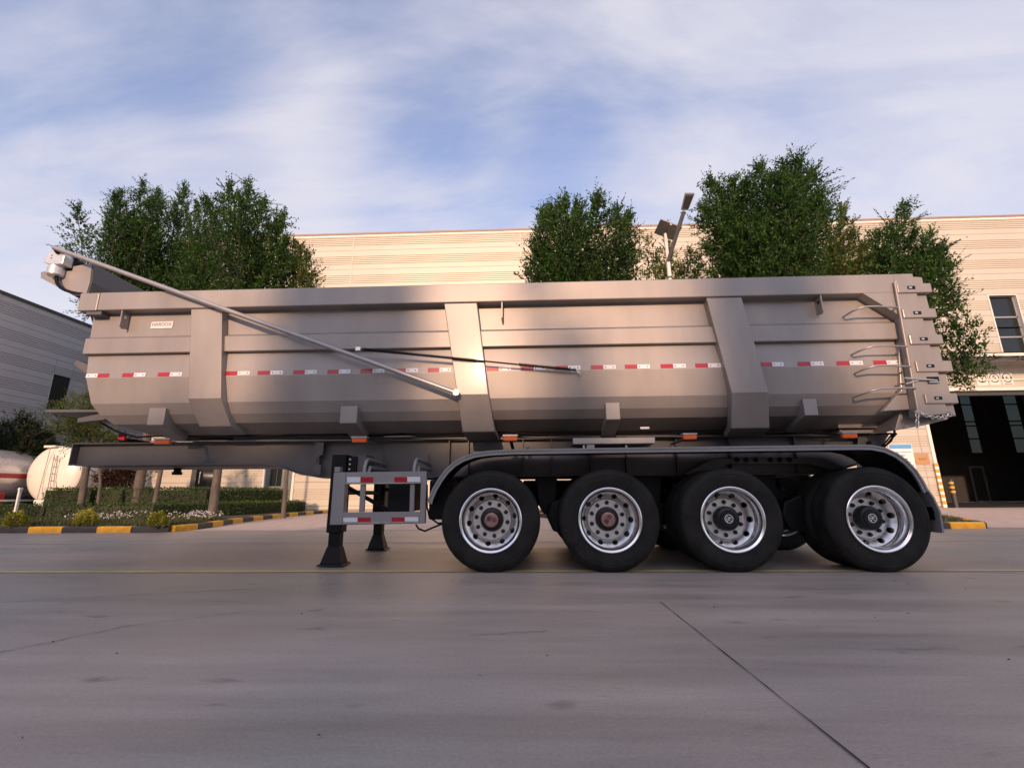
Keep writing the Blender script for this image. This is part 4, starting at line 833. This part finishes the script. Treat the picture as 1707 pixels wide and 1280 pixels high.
def tyre_mesh():
    R = WR; p = [(.300,.030),(.312,.010),(.345,.000),(.40,-.012),(.43,-.014),(.445,-.011),(.449,-.014),(.456,-.013),(.47,-.006),(.492,.008),(.503,.020),(.509,.034),(R,.046)]
    for k in range(4):
        y = .072+k*.047; p += [(R,y-.009),(R-.014,y-.006),(R-.014,y+.006),(R,y+.009)]
    p += [(R,.236),(.503,.262),(.47,.288),(.43,.296),(.36,.285),(.31,.27),(.30,.25)]
    m = MB(); m.lathe_y(p, (0,0,0), 72)
    me = m.mesh('tyre', M['rubber'], True); me.set_sharp_from_angle(angle=math.radians(38)); return me
def hub_mesh(kind):
    m = MB()
    if kind == 0: m.lathe_y([(.125,.255),(.122,.19),(.112,.17),(.082,.165),(.078,.15),(.001,.15)], (0,0,0), 40)
    else: m.lathe_y([(.125,.255),(.122,.13),(.112,.112),(.085,.105),(.08,.095),(.001,.095)], (0,0,0), 40)
    me = m.mesh('hub', M['hub'], True); me.set_sharp_from_angle(angle=math.radians(30)); return me
def cap_mesh():
    m = MB(); m.lathe_y([(.076,.152),(.075,.118),(.068,.110),(.055,.108),(.052,.113),(.001,.113)], (0,0,0), 36)
    me = m.mesh('hub_cap', [M['cap']], True); me.set_sharp_from_angle(angle=math.radians(30)); return me
def nut_mesh():
    m = MB(); m.lathe_y([(.023,.205),(.023,.192),(.019,.184),(.015,.172),(.001,.170)], (0,0,0), 8); return m.mesh('wheel_nut', M['hub'])
DISC, TYRE, HUB0, HUB1, CAPM, NUT = disc_mesh(), tyre_mesh(), hub_mesh(0), hub_mesh(1), cap_mesh(), nut_mesh()
emb = MB(); emb.lathe_y([(.044,.0935),(.0375,.0935)], (0,0,0), 36)
for seg in ([(-.022,.030),(-.006,.016),(.012,.014),(.024,.020)],[(-.028,-.004),(-.010,.004),(.010,.006),(.028,.0)],[(.004,.012),(-.004,-.008),(-.022,-.026)],[(-.006,-.004),(.008,-.016),(.024,-.022)],[(-.03,.014),(-.024,-.014),(-.014,-.03)]):
    emb.tube([(x,.0925,z) for x,z in seg], .0032, 5)
EMB = emb.mesh('hub_emblem', M['signwhite'])
ctx = textmesh('富华', .052); ctx.materials.clear(); ctx.materials.append(M['ink']); ctx.transform(Matrix.Translation((0,.1065,0)) @ Matrix.Rotation(math.radians(90),4,'X'))
rw = random.Random(2)
for i, x in enumerate(wx):
    for side in (0,1):
        rot = 0 if side == 0 else math.pi; y = 0 if side == 0 else 2*YC
        base = Matrix.Translation((x,y,zc)) @ Matrix.Rotation(rot,4,'Z')
        spin = rw.uniform(0,6.28) if i != 0 else .16
        w = bpy.data.objects.new('wheel', DISC); C.objects.link(w); w.parent = T; w.matrix_parent_inverse = Matrix.Translation(-Vector(T['at'])); w.matrix_basis = base @ Matrix.Rotation(spin,4,'Y')
        def sub(nm, me, mtx=Matrix()):
            o = bpy.data.objects.new(nm, me); C.objects.link(o); o.parent = w; o.matrix_basis = mtx; return o
        sub('tyre', TYRE); sub('hub', HUB0 if i < 2 else HUB1)
        if i < 2:
            sub('hub_cap', CAPM); sub('cap_lettering', ctx, Matrix.Rotation(-spin+(.25 if i==0 else -.9),4,'Y'))
        else: sub('hub_emblem', EMB, Matrix.Rotation(-spin,4,'Y'))
        for k in range(10):
            a = 2*math.pi*k/10; sub('wheel_nut', NUT, Matrix.Translation((.1675*math.cos(a),0,.1675*math.sin(a))))
        # inner wheel of the pair
        w = bpy.data.objects.new('wheel', DISC); C.objects.link(w); w.parent = T; w.matrix_parent_inverse = Matrix.Translation(-Vector(T['at'])); w.matrix_basis = Matrix.Translation((x,.62 if side==0 else 2*YC-.62,zc)) @ Matrix.Rotation(rot+math.pi,4,'Z')
        sub('tyre', TYRE)
# ------------------------------------------------------------------ vegetation
M['limb'] = mat('twig_bark', (.055,.048,.035), .9, 0, .3, 9)
def leaves_mesh(name, pos, dirs, nor, ln, wd, m):
    """many pointed leaves: pos,dirs,nor (n,3); ln,wd (n,)"""
    n = len(pos); dirs = dirs/np.linalg.norm(dirs,axis=1,keepdims=True); side = np.cross(dirs,nor); side /= (np.linalg.norm(side,axis=1,keepdims=True)+1e-9)
    v = np.empty((n,4,3)); L_, W_ = ln[:,None], wd[:,None]
    v[:,0] = pos; v[:,1] = pos+dirs*L_*.45+side*W_*.5; v[:,2] = pos+dirs*L_; v[:,3] = pos+dirs*L_*.45-side*W_*.5
    me = bpy.data.meshes.new(name); me.vertices.add(n*4); me.vertices.foreach_set('co', v.reshape(-1))
    me.loops.add(n*4); me.loops.foreach_set('vertex_index', np.arange(n*4,dtype=np.int32)); me.polygons.add(n)
    me.polygons.foreach_set('loop_start', np.arange(n,dtype=np.int32)*4); me.polygons.foreach_set('loop_total', np.full(n,4,dtype=np.int32))
    me.materials.append(m); me.update(); me.validate(); return me
def unit(v): return v/(np.linalg.norm(v,axis=-1,keepdims=True)+1e-9)
def plume_leaves(rng, plumes, dens=1.0, leaf=.12, spread=.85, low=.25):
    """plumes: list of (foot, tip, radius): flame-shaped sprays of shoots with paired leaflets"""
    P_, D_, N_, Ls = [], [], [], []; twigs = []
    for foot, tip, rad in plumes:
        foot, tip = np.array(foot), np.array(tip); ax = tip-foot; L_ = np.linalg.norm(ax); au = ax/L_
        ns = int(L_*rad*56*dens)+10
        for k in range(ns):
            t = rng.uniform(low,1.0)**.85; c = foot+ax*t+np.array([0,0,0])
            env = rad*(1.0 if t < .66 else max(.06,1-((t-.66)/.34)**1.6))*min(1,.35+t*1.6)*rng.uniform(.7,1.25)
            off = unit(rng.normal(size=3)*np.array([1,1,.5]))*env*rng.uniform(.15,1)**.6
            s0 = c+off*.75; d = unit(off/(rad+1e-6)*spread+au*.55+np.array([0,0,.30])+rng.normal(size=3)*.38)
            sl_ = rng.uniform(.35,1.0)*(1.0 if t < .9 else .7)*min(1.15,.55+rad*.45)
            nl = int(sl_*24); u = np.linspace(.08,1,nl)[:,None]
            bend = rng.normal(size=3)*.12+np.array([0,0,-.10])
            pts = s0+d*u*sl_+bend*u*u*sl_
            perp = unit(np.cross(d,rng.normal(size=3))); sgn = np.where(np.arange(nl)%2==0,1,-1)[:,None]
            ld = unit(perp*sgn*.8+d*1.0+rng.normal(size=(nl,3))*.28+np.array([0,0,-.18]))
            P_.append(pts); D_.append(ld); N_.append(unit(rng.normal(size=(nl,3))*.6+np.array([0,0,1.0]))); Ls.append(leaf*rng.uniform(.7,1.25,nl)*(1.05-.45*u[:,0]))
            if k%4 == 0: twigs.append((s0-d*.15, pts[-1], .009))
    return np.concatenate(P_), np.concatenate(D_), np.concatenate(N_), np.concatenate(Ls), twigs
def add_leaves(name, data, m, parent, wr=.42):
    p, d, n_, l = data; me = leaves_mesh(name, p, d, n_, l, l*wr, m); return link(name, me, parent)
def tree(label, base, tips, foot_z, rad, seed, leaf='leaf', group='ash trees in the beds by the hall', trunk_r=.11, dens=1.0, lsize=.155, low=.2, name='ash_tree', extra=()):
    rng = np.random.default_rng(seed); base = Vector(base); t = thing(name, label, 'tree', base, group)
    top = max(q.z for q in tips); tm = MB()
    cx = sum(q.x for q in tips)/len(tips); cy = sum(q.y for q in tips)/len(tips)
    fork = Vector((base.x+(cx-base.x)*.25, base.y+(cy-base.y)*.25, foot_z))
    mid = base.lerp(fork,.5)+Vector((rng.normal()*.06,rng.normal()*.06,0))
    tm.tube([base+Vector((0,0,-.05)),base+Vector((0,0,.12)),mid,fork,fork+Vector((0,0,(top-foot_z)*.45))],[trunk_r*1.35,trunk_r*1.1,trunk_r*.9,trunk_r*.8,trunk_r*.2],10)
    tr_o = tm.build('trunk', M['bark'], t, auto=70)
    plumes = []; lm = MB()
    for q in tips:
        f = fork+Vector((rng.normal()*.08,rng.normal()*.08,rng.uniform(0,.25)*(q.z-foot_z)))
        plumes.append((tuple(f), tuple(q), rad*rng.uniform(.8,1.2)))
        m1 = f.lerp(q,.4)+Vector(((q.x-f.x)*.15,(q.y-f.y)*.15,0)); lm.tube([f,m1,f.lerp(q,.75)+Vector(((q.x-f.x)*.05,0,0)),q],[trunk_r*.42,trunk_r*.3,trunk_r*.16,.008],6,False)
    for (f,q,r_) in extra: plumes.append((tuple(f),tuple(q),r_))
    p,d,n_,l,tw = plume_leaves(rng, plumes, dens, lsize, low=low)
    for a,c,r_ in tw: lm.tube([a,c],[r_,.003],4,False)
    lm.build('limbs', M['limb'], t)
    add_leaves('crown', (p,d,n_,l), M[leaf], t)
    return t
def tips_at(pxs, Y, rng, dy=1.0): return [P(x,y+13,Y+rng.uniform(-dy,dy)) for x,y in pxs]
R0 = random.Random(21)
def mk(label, bx, by, Y, pix, foot, rad, seed, extra_back=4, zb=.1, **kw):
    tips = tips_at(pix, Y, R0, .9); rr_ = random.Random(seed)
    cx = sum(t.x for t in tips)/len(tips); zt_ = sum(t.z for t in tips)/len(tips)
    for k in range(extra_back): tips.append(Vector((cx+rr_.uniform(-1.1,1.1), Y+rr_.uniform(-1.4,1.8), zt_-rr_.uniform(.3,2.0))))
    base = G(bx,by) if by else Vector((cx+bx,Y,0)); base.z = zb
    if by: base.y = Y; base.x = P(bx,by,Y).x
    return tree(label, base, tips, foot, rad, seed, **kw)
mk('leftmost ash tree with feathery spires above the tarp motor', 133,851, 11.5, [(192,325),(202,306),(215,345),(240,293),(264,309),(186,372)], 4.9, .60, 31, dens=.8, trunk_r=.10)
mk('dense ash tree over the trailer front, second trunk from the left', 222,861, 12.4, [(262,312),(293,331),(309,303),(330,330),(250,380),(300,400)], 4.6, .66, 32, dens=.8, trunk_r=.17)
mk('slender ash tree between two thicker trunks behind the gooseneck', 254,857, 11.0, [(345,318),(357,318),(372,330),(330,380)], 4.6, .6, 33, dens=.8, trunk_r=.07)
mk('ash tree with tall twin spires, trunk nearest the kerb bend', 352,870, 9.6, [(380,299),(402,320),(415,293),(440,318),(469,345),(475,392)], 3.9, .66, 34, dens=.8, trunk_r=.125)
mk('short airy ash tree in front of the cream wall, right of the twin spires', 0,0, 11.0, [(500,400),(512,412),(521,445),(490,425)], 3.6, .62, 35, extra_back=2, trunk_r=.07, dens=.8, leaf='leaf2')
mk('rounded ash tree left of the solar street lamp', 0,0, 9.0, [(905,345),(918,338),(940,326),(962,330),(996,317),(1031,336),(1047,350),(892,390),(1050,400),(884,440)], 3.3, .80, 36, extra_back=5)
mk('thin see-through ash tree directly behind the solar street lamp', 0,0, 11.5, [(1080,388),(1112,364),(1151,404),(1095,420),(1135,425),(1165,415)], 3.5, .55, 37, extra_back=2, dens=.55, leaf='leaf2', trunk_r=.07)
mk('tallest ash tree right of the solar street lamp', 0,0, 8.6, [(1184,292),(1205,312),(1222,288),(1245,300),(1266,266),(1290,285),(1308,262),(1330,260),(1354,273),(1365,318),(1172,338),(1178,400)], 3.4, .82, 38, extra_back=6, trunk_r=.15)
mk('low pointed ash tree between the tallest tree and the twin-topped one', 1395,866, 10.2, [(1401,340),(1420,378),(1383,385),(1440,395)], 3.4, .62, 39, extra_back=3, leaf='leaf2', dens=.85)
mk('spired ash tree above the tailgate corner', 1438,866, 9.8, [(1462,376),(1508,331),(1495,375),(1523,380),(1475,410)], 3.4, .60, 40, extra_back=3)
tj = tips_at([(1553,379),(1568,402),(1582,430),(1590,470),(1545,410)], 8.8, R0, .6)
fj = Vector((tj[0].x-.1,8.8,3.2))
tree('ash tree with drooping right side beyond the tailgate', (P(1462,866,8.8).x,8.8,.1), tj, 3.2, .62, 41, extra=[((fj.x+.1,8.6,4.2),tuple(P(1592,515,8.6)),.42),((fj.x,8.7,3.6),tuple(P(1588,545,8.7)),.38),((fj.x,8.9,3.2),tuple(P(1572,565,8.9)),.36),((fj.x,8.9,3.2),tuple(P(1560,560,9.2)),.45)])
# nearer-to-the-ground trees at the far left
k1 = tips_at([(85,672),(105,662),(125,650),(140,648),(92,700),(150,690),(118,690),(160,700),(120,722),(180,715)], 11.0, R0, .5)
tree('bright green young tree beside the cream tank end', (P(140,850,11).x+.3,11.2,.1), k1, 2.35, .36, 44, leaf='leaf2', trunk_r=.05, dens=1.5, lsize=.11, name='young_tree')
k2 = [P(x,y,17+R0.uniform(-1,1)) for x,y in [(10,712),(35,700),(55,712),(75,725),(20,735),(60,740),(-10,725),(85,745)]]
tree('dark bushy tree behind the silver tanker', (P(40,800,17).x,17,.0), k2, 1.8, .75, 45, leaf='leafdark', trunk_r=.08, dens=1.4, name='bushy_tree')
k3 = [P(x,y,15+R0.uniform(-.6,.6)) for x,y in [(180,790),(200,782),(215,785),(190,805),(225,800),(165,800),(205,760),(170,765)]]  # red-leaved tree standing in for an unidentified dark reddish area
tree('dark red-leaved small tree put in for the dark patch under the gooseneck', (P(213,845,15).x,15,.1), k3, .9, .5, 46, leaf='redleaf', trunk_r=.045, dens=1.3, name='dark_gap_tree')
k4 = [P(x,y,19+R0.uniform(-.6,.6)) for x,y in [(165,745),(185,738),(210,742),(150,760),(230,750),(195,765)]]
tree('dark green tree in the gap left of the cream hall', (P(190,850,19).x,19,.0), k4, 1.4, .8, 47, leaf='leafdark', trunk_r=.07, dens=1.3, name='bushy_tree')
# unseen trees added behind the camera, crowns placed to dapple light on the trailer
shx = 30*math.tan(SUN_AZ-math.pi); shz = 30*math.tan(SUN_EL)/math.cos(SUN_AZ-math.pi)
for (lab, sd, cols, dn) in (('short thin added shade tree farthest left behind the photographer', 51, [(-4.5,1.5,.16),(-4.1,1.9,.16)], .9),
                        ('tall added shade tree left of the middle behind the photographer', 52, [(-2.35,3.6,.30),(-1.6,3.9,.30),(-2.0,4.1,.30),(-2.75,3.2,.24)], 3.0),
                        ('sparse added shade tree in the middle behind the photographer', 53, [(.15,4.0,.16),(.7,2.3,.14)], 1.6),
                        ('tall added shade tree right of the middle behind the photographer', 54, [(2.2,3.8,.26),(2.75,3.9,.26),(3.1,3.5,.22)], 3.0),
                        ('added shade tree farthest right behind the photographer', 55, [(6.6,4.0,.4),(7.2,4.4,.4),(7.9,4.0,.4)], .9)):
    rr_ = random.Random(sd); cxm = sum(c[0] for c in cols)/len(cols)-shx
    tree(lab, (cxm,-30,0), [Vector((c[0]-shx,-30+rr_.uniform(-.8,.8),c[1]+shz)) for c in cols], 5.2, 1.15*sum(c[2] for c in cols)/len(cols), sd, group='unseen trees added to dapple the light', trunk_r=.13, dens=dn, lsize=.20)
# hedges
def hedge(label, path, w, h, seed, m='hedge', dens=520):
    rng = np.random.default_rng(seed); t = thing('clipped_hedge', label, 'hedge', (path[0][0],path[0][1],.1), 'clipped hedges in the left bed')
    P_, N_ = [], []; core = MB(); rings = []
    for i,(x,y) in enumerate(path):
        a = Vector((*path[max(i-1,0)],0)); c = Vector((*path[min(i+1,len(path)-1)],0)); d = (c-a).normalized(); q = Vector((-d.y,d.x,0))*w*.46; p = Vector((x,y,0))
        rings.append([p-q+Vector((0,0,.08)),p+q+Vector((0,0,.08)),p+q+Vector((0,0,.1+h*.95)),p-q+Vector((0,0,.1+h*.95))])
    core.loft(rings); core.build('dark_core', M['leafdark'], t, fixn=True)  # solid dark core box filling the inside of the hedge
    for i in range(len(path)-1):
        a, c = np.array([*path[i],0.]), np.array([*path[i+1],0.]); L_ = np.linalg.norm(c-a); d = (c-a)/L_; q = np.array([-d[1],d[0],0])
        n = int(L_*(w+2*h)*dens); u = rng.uniform(0,1,n); s = rng.uniform(0,w+2*h,n)
        base = a+d*(u*L_)[:,None]
        sd_ = s < h; tp = (s >= h) & (s < h+w); off = np.where(sd_,-w/2,np.where(tp,s-h-w/2,w/2)); z = .1+np.where(sd_,s,np.where(tp,h,s-h-w))
        nr = np.where(sd_[:,None],-q,np.where(tp[:,None],np.array([0,0,1.]),q))
        P_.append(base+q*off[:,None]+np.array([0,0,1.])*z[:,None]+nr*rng.normal(0,.03,n)[:,None]); N_.append(nr)
    for e,(x,y),sg_ in ((0,path[0],-1),(1,path[-1],1)):
        a = np.array([*path[-2 if e else 0],0.]); c = np.array([*path[-1 if e else 1],0.]); d = unit(c-a); q = np.array([-d[1],d[0],0]); n = int(w*h*dens)
        P_.append(np.array([x,y,0.])+q*rng.uniform(-w/2,w/2,n)[:,None]+np.array([0,0,1.])*(.1+rng.uniform(0,h,n))[:,None]+d*sg_*rng.uniform(0,.06,n)[:,None]); N_.append(np.repeat((d*sg_)[None],n,0))
    p, nr = np.concatenate(P_), np.concatenate(N_); n = len(p); dr = unit(nr*.6+rng.normal(size=(n,3))*.7); l = rng.uniform(.04,.085,n)
    add_leaves('foliage', (p,dr,unit(rng.normal(size=(n,3))),l), M[m], t, .5)
hp = [(-21,9.6),(-15.2,9.6),(-12.4,10.4),(-11.2,12.2),(-10.9,15.2),(-10.75,17.0)]
hedge('front clipped hedge running along the flower bed to the driveway', hp, .55, .43, 61)
hedge('rear clipped hedge, taller row just in front of the hall', [(P(88,840,12.1).x,12.1),(-15.4,12.4),(-13.0,13.6),(-12.2,15.2),(-11.95,17.3)], .9, .98, 62)
# round yellow-green bushes
for (px,py,r_,sd,lab) in ((24,880,.20,71,'yellow-green round bush at the left picture edge'),(141,878.5,.215,72,'yellow-green round bush beside the leaning white post'),(261,879.5,.175,73,'smallest yellow-green round bush near the thick trunk')):
    g = G(px,py,.1); rng = np.random.default_rng(sd); t = thing('round_bush', lab, 'bush', (g.x,g.y,.1), 'yellow-green bushes behind the kerb'); n = 1500
    v = unit(rng.normal(size=(n,3))); v[:,2] = np.abs(v[:,2])*1.0-.15*rng.uniform(0,1,n); rad_ = r_*rng.uniform(.55,1.08,n)**.7*(1+.10*np.sin(v[:,0]*5+v[:,1]*7))
    p = np.array([g.x,g.y,.16])+v*rad_[:,None]*np.array([1.05,1.05,1.55]); d = unit(v+rng.normal(size=(n,3))*.5+np.array([0,0,.3])); l = rng.uniform(.03,.06,n)
    add_leaves('foliage', (p,d,unit(rng.normal(size=(n,3))),l), M['bush'], t, .5)
    st = MB()
    for k in range(9):
        a = k*.7; st.tube([(g.x,g.y,.08),(g.x+math.cos(a)*r_*.6,g.y+math.sin(a)*r_*.6,.1+r_*.8)],[.012,.004],5,False)
    st.build('stems', M['bark'], t)
# grass and white flowers in the bed
rng = np.random.default_rng(5)
def in_poly(x,y,pl):
    c = np.zeros(len(x),bool); j = len(pl)-1
    for i in range(len(pl)):
        xi,yi = pl[i]; xj,yj = pl[j]; m_ = ((yi>y)!=(yj>y)) & (x < (xj-xi)*(y-yi)/(yj-yi+1e-9)+xi); c ^= m_; j = i
    return c
def blades(name, poly, n, h0, h1, m, label, wr=.12):
    xs_ = [p[0] for p in poly]; ys_ = [p[1] for p in poly]; x = rng.uniform(min(xs_),max(xs_),n); y = rng.uniform(min(ys_),max(ys_),n); k = in_poly(x,y,poly); x,y = x[k],y[k]; n = len(x)
    p = np.stack([x,y,np.full(n,.10)],1); d = unit(rng.normal(size=(n,3))*.38+np.array([0,0,1.])); l = rng.uniform(h0,h1,n)
    o = add_leaves(name, (p,d,unit(rng.normal(size=(n,3))*np.array([1,1,.1])),l), m, None, wr); tag(o, label, 'grass', kind='stuff')
blades('grass', [(-17.5,5.7),(-8.45,5.7),(-8.3,6.7),(-9.05,9.1),(-11.4,11),(-12.6,9.9),(-15.2,9.2),(-20,9.2)], 46000, .05,.17, M['grass'], 'dry short grass covering the bed behind the kerb')
blades('grass', [(4.15,5.95),(9.55,5.95),(11.1,8.6),(12,12.4),(.1,14.8),(.55,11.9),(1.8,8.5)], 30000, .05,.16, M['grass'], 'short grass covering the bed right of the driveway')
n = 800; x = rng.uniform(-12.9,-8.7,n); y = rng.uniform(6.6,10.0,n); k = in_poly(x,y,[(-12.9,7.4),(-9.4,7.2),(-8.65,7.4),(-9.1,9.2),(-11.2,10.3),(-12.6,9.2)]) & (np.sin(x*2.1+y)+rng.normal(size=n)*.8>.1); x,y = x[k],y[k]; n = len(x)
c_ = np.stack([x,y,rng.uniform(.2,.36,n)],1); pos = np.repeat(c_,4,0); dr = unit(rng.normal(size=(n*4,3))+np.array([0,-.4,.5])); o = add_leaves('white_flowers', (pos,dr,unit(rng.normal(size=(n*4,3))+np.array([0,-1.,1.])),rng.uniform(.02,.04,n*4)), M['petal'], None, .8)
tag(o, 'small white flowers scattered among the grass by the trunks', 'flowers', kind='stuff')
# ------------------------------------------------------------------ solar street lamp
LY = 7.6
pb = P(1117,470,LY); lt = thing('solar_street_lamp', 'solar street lamp with tilted panel rising behind the trailer body', 'street lamp', (pb.x,LY,.1))
j0 = P(1115,440,LY)
b = MB(); b.tube([(pb.x,LY,.08),(pb.x,LY,.4),(pb.x,LY,pb.z),(pb.x,LY,j0.z+.05)],[.11,.085,.06,.055],16); b.build('pole', M['creamtrim'], lt, auto=40)
b = MB(); b.tube([(pb.x,LY,pb.z+.1),(pb.x,LY,pb.z+.16)],.068,16); b.build('collar', M['lampgrey'], lt, auto=40)
pt_ = P(1109,390,LY+.1); b = MB(); b.tube([(pb.x,LY,j0.z),(pt_.x,LY+.1,pt_.z)],[.05,.045],12); b.build('panel_post', M['creamtrim'], lt, auto=40)
la, lb = P(1113,438,LY), P(1140,353,LY-.5)
b = MB(); b.bar(la,lb,.07,.10); b.build('lamp_arm', M['lampgrey'], lt, bevel=.01)
b = MB(); b.tube([lb,P(1140.5,349.5,LY-.52)],.028,10); b.build('arm_joint', M['zinc'], lt)
h0, h1 = P(1141,350,LY-.52), P(1150,322,LY-.95)
d = (h1-h0).normalized(); sd_ = Vector((1,.15,.0)); sd_ = (sd_-d*sd_.dot(d)).normalized(); nn = d.cross(sd_)
def slab(a, c, w0, w1, th):
    m_ = MB(); m_.loft([[a-sd_*w0-nn*th,a+sd_*w0-nn*th,a+sd_*w0+nn*th,a-sd_*w0+nn*th],[c-sd_*w1-nn*th,c+sd_*w1-nn*th,c+sd_*w1+nn*th,c-sd_*w1+nn*th]]); return m_
hd_ = slab(h0,h1,.10,.135,.035).build('lamp_head', M['steel'], lt, bevel=.012, fixn=True)
slab(h0.lerp(h1,.12)+nn*.036,h0.lerp(h1,.88)+nn*.036,.085,.11,.004).build('light_panel', M['lampgrey'], hd_, fixn=True)
slab(h0.lerp(h1,.12)-nn*.036,h0.lerp(h1,.88)-nn*.036,.085,.11,.004).build('light_panel', M['lampgrey'], hd_, fixn=True)
c0,c1,c2,c3 = P(1090,389,LY+.5),P(1101,366,LY-.35),P(1128,382,LY-.35),P(1124,402,LY+.5)
c2 = c1+(c3-c0)
th = ((c1-c0).cross(c3-c0)).normalized()*.035
b = MB(); b.loft([[c0,c1,c2,c3],[c0+th,c1+th,c2+th,c3+th]]); sp_ = b.build('solar_panel', M['panel'], lt, bevel=.006, fixn=True)
mid_ = (c0+c1+c2+c3)/4; b = MB(); b.bar((c0+c3)/2*.97+mid_*.03-th*.5,(c1+c2)/2*.97+mid_*.03-th*.5,.05,.04); b.build('panel_rail', M['steel'], sp_)
# ------------------------------------------------------------------ tankers at the left
TY = 16.0
tc_ = P(90.5,790,TY); tr_r = (P(135,790,TY).x-P(45.5,790,TY).x)/2
def tanker(label, cx, cz, r, y0, y1, m, nose=.28):
    t = thing('tank_trailer', label, 'tanker', (cx,y0,0), 'tankers parked at the left')
    b = MB(); b.lathe_y([(.001,y0-nose),(r*.35,y0-nose*.94),(r*.65,y0-nose*.76),(r*.86,y0-nose*.45),(r*.97,y0-nose*.15),(r,y0),(r,y1),(r*.7,y1+nose*.7),(.001,y1+nose)], (cx,0,cz), 48); tk = b.build('tank', m, t, auto=40)
    b = MB(); b.box(cx-.45,cx-.3,y0+.2,y1,cz-r-.22,cz-r+.03); b.box(cx+.3,cx+.45,y0+.2,y1,cz-r-.22,cz-r+.03); b.build('chassis_rails', M['frame'], t); 
    for k, yy in enumerate((y0+1.3,y0+2.6,y0+3.9)):
        for s in (-1,1):
            w = MB(); rings = []
            for (rr_,xx) in ((.001,0),(.28,0),(.30,.03),(.45,.03),(.47,.08),(.47,.26),(.44,.30),(.3,.3),(.001,.3)): rings.append([(cx+s*(1.15-xx),yy+rr_*math.cos(2*math.pi*j/24),.47+rr_*math.sin(2*math.pi*j/24)) for j in range(24)])
            w.loft(rings, False); w.build('wheel', M['rubber'], t, auto=40, fixn=True)
    return t, tk
t1, tk1 = tanker('cream tanker end with a ladder, facing the yard beside the young tree', tc_.x, tc_.z, tr_r, TY, TY+9, M['tankwhite'])
yl_ = TY-.34
def lad(px,py): return P(px,py,yl_)
b = MB(); b.tube([lad(84,748),lad(62,832)],.014,6); b.build('hand_rail', M['steel'], t1)
la_ = MB(); la_.tube([lad(91,757),lad(76,832)],.016,6); la_.build('ladder_stile', M['steel'], t1)
la_ = MB(); la_.tube([lad(97,760),lad(90,800),lad(90,832)],.016,6); la_.build('ladder_stile', M['steel'], t1)
for i in range(6):
    f_ = i/5; b = MB(); b.tube([lad(89.5-12*f_*.95,766+f_*58),lad(96-6*min(1,f_*1.6),766+f_*58)],.012,6); b.build('ladder_rung', M['steel'], t1)
b = MB(); a_ = P(70,742,yl_); b.box(a_.x,a_.x+.55,TY-.25,TY+1.5,a_.z-.1,a_.z); b.build('catwalk', M['tankwhite'], t1, bevel=.01)
b = MB(); a_, c_2 = P(56,833,yl_), P(84,848,yl_); b.box(a_.x,a_.x+2.2,TY-.33,TY-.2,c_2.z,a_.z); b.build('bumper', M['signwhite'], t1, bevel=.01)
cx2 = -24.55; r2 = 1.12; zc2 = (P(25,755,19).z+P(25,838,19).z)/2
t2, tk2 = tanker('silver tanker with a dark red stripe at the left picture edge', cx2, zc2, r2, 5.5, 19.5, M['tanksilver'])
for (z0_, z1_, mm) in ((zc2+.05,zc2+.12,'signwhite'),(zc2-.18,zc2+.03,'tankred')):
    b = MB(); rings = []
    for zz_ in (z0_,(z0_+z1_)/2,z1_): 
        xx = cx2+math.sqrt(r2*r2-(zz_-zc2)**2)+.006; rings.append((xx,zz_))
    b.add([(x,5.6,z) for x,z in rings]+[(x,19.4,z) for x,z in rings], [(0,3,4,1),(1,4,5,2)]); b.build('stripe', M[mm], tk2)
for z in (.28,.62):
    b = MB(); b.box(cx2+1.1,cx2+1.14,6,18,z,z+.09); b.build('side_guard', M['signwhite'], t2)
b = MB(); b.box(cx2+.8,cx2+1.05,13.5,15.5,.3,1.0); b.build('valve_box', M['tankred'], t2, bevel=.02)
# ------------------------------------------------------------------ small posts by the bed
a_, c_2 = G(24,874,.1), None
py_ = 8.6
wp = thing('white_stake', 'leaning white stake behind the leftmost yellow bush', 'stake', (P(21,872,py_).x,py_,.1))
b = MB(); b.bar(P(21,874,py_),P(34,815,py_),.07,.05); b.build('stake', M['signwhite'], wp, bevel=.006); b = MB(); b.bar(P(33.5,817,py_-.03),P(35,813,py_-.03),.09,.06); b.build('cap', M['signwhite'], wp)
py_ = 12.8; s_ = P(174,850,py_)
wp = thing('white_tee_post', 'white T-shaped post standing behind the hedge', 'post', (s_.x,py_,.1))
b = MB(); top_ = P(179,815,py_); b.box(s_.x-.04,s_.x+.04,py_,py_+.06,.08,top_.z); b.build('post', M['signwhite'], wp, bevel=.006); b = MB(); b.box(s_.x-.16,s_.x+.12,py_-.01,py_+.07,top_.z+.001,top_.z+.06); b.build('crossbar', M['signwhite'], wp, bevel=.006)
py_ = 13.2; s_ = P(213,848,py_)
wp = thing('white_tree_stake', 'thin white stake at the foot of the red-leaved tree', 'stake', (s_.x,py_,.1))
b = MB(); b.bar((s_.x,py_,.08),P(219,823,py_),.06,.06); b.build('stake', M['signwhite'], wp, bevel=.005); b = MB(); b.bar((s_.x-.05,py_-.04,.55),(s_.x+.09,py_-.04,.58),.03,.02); b.build('tie', M['black'], wp)
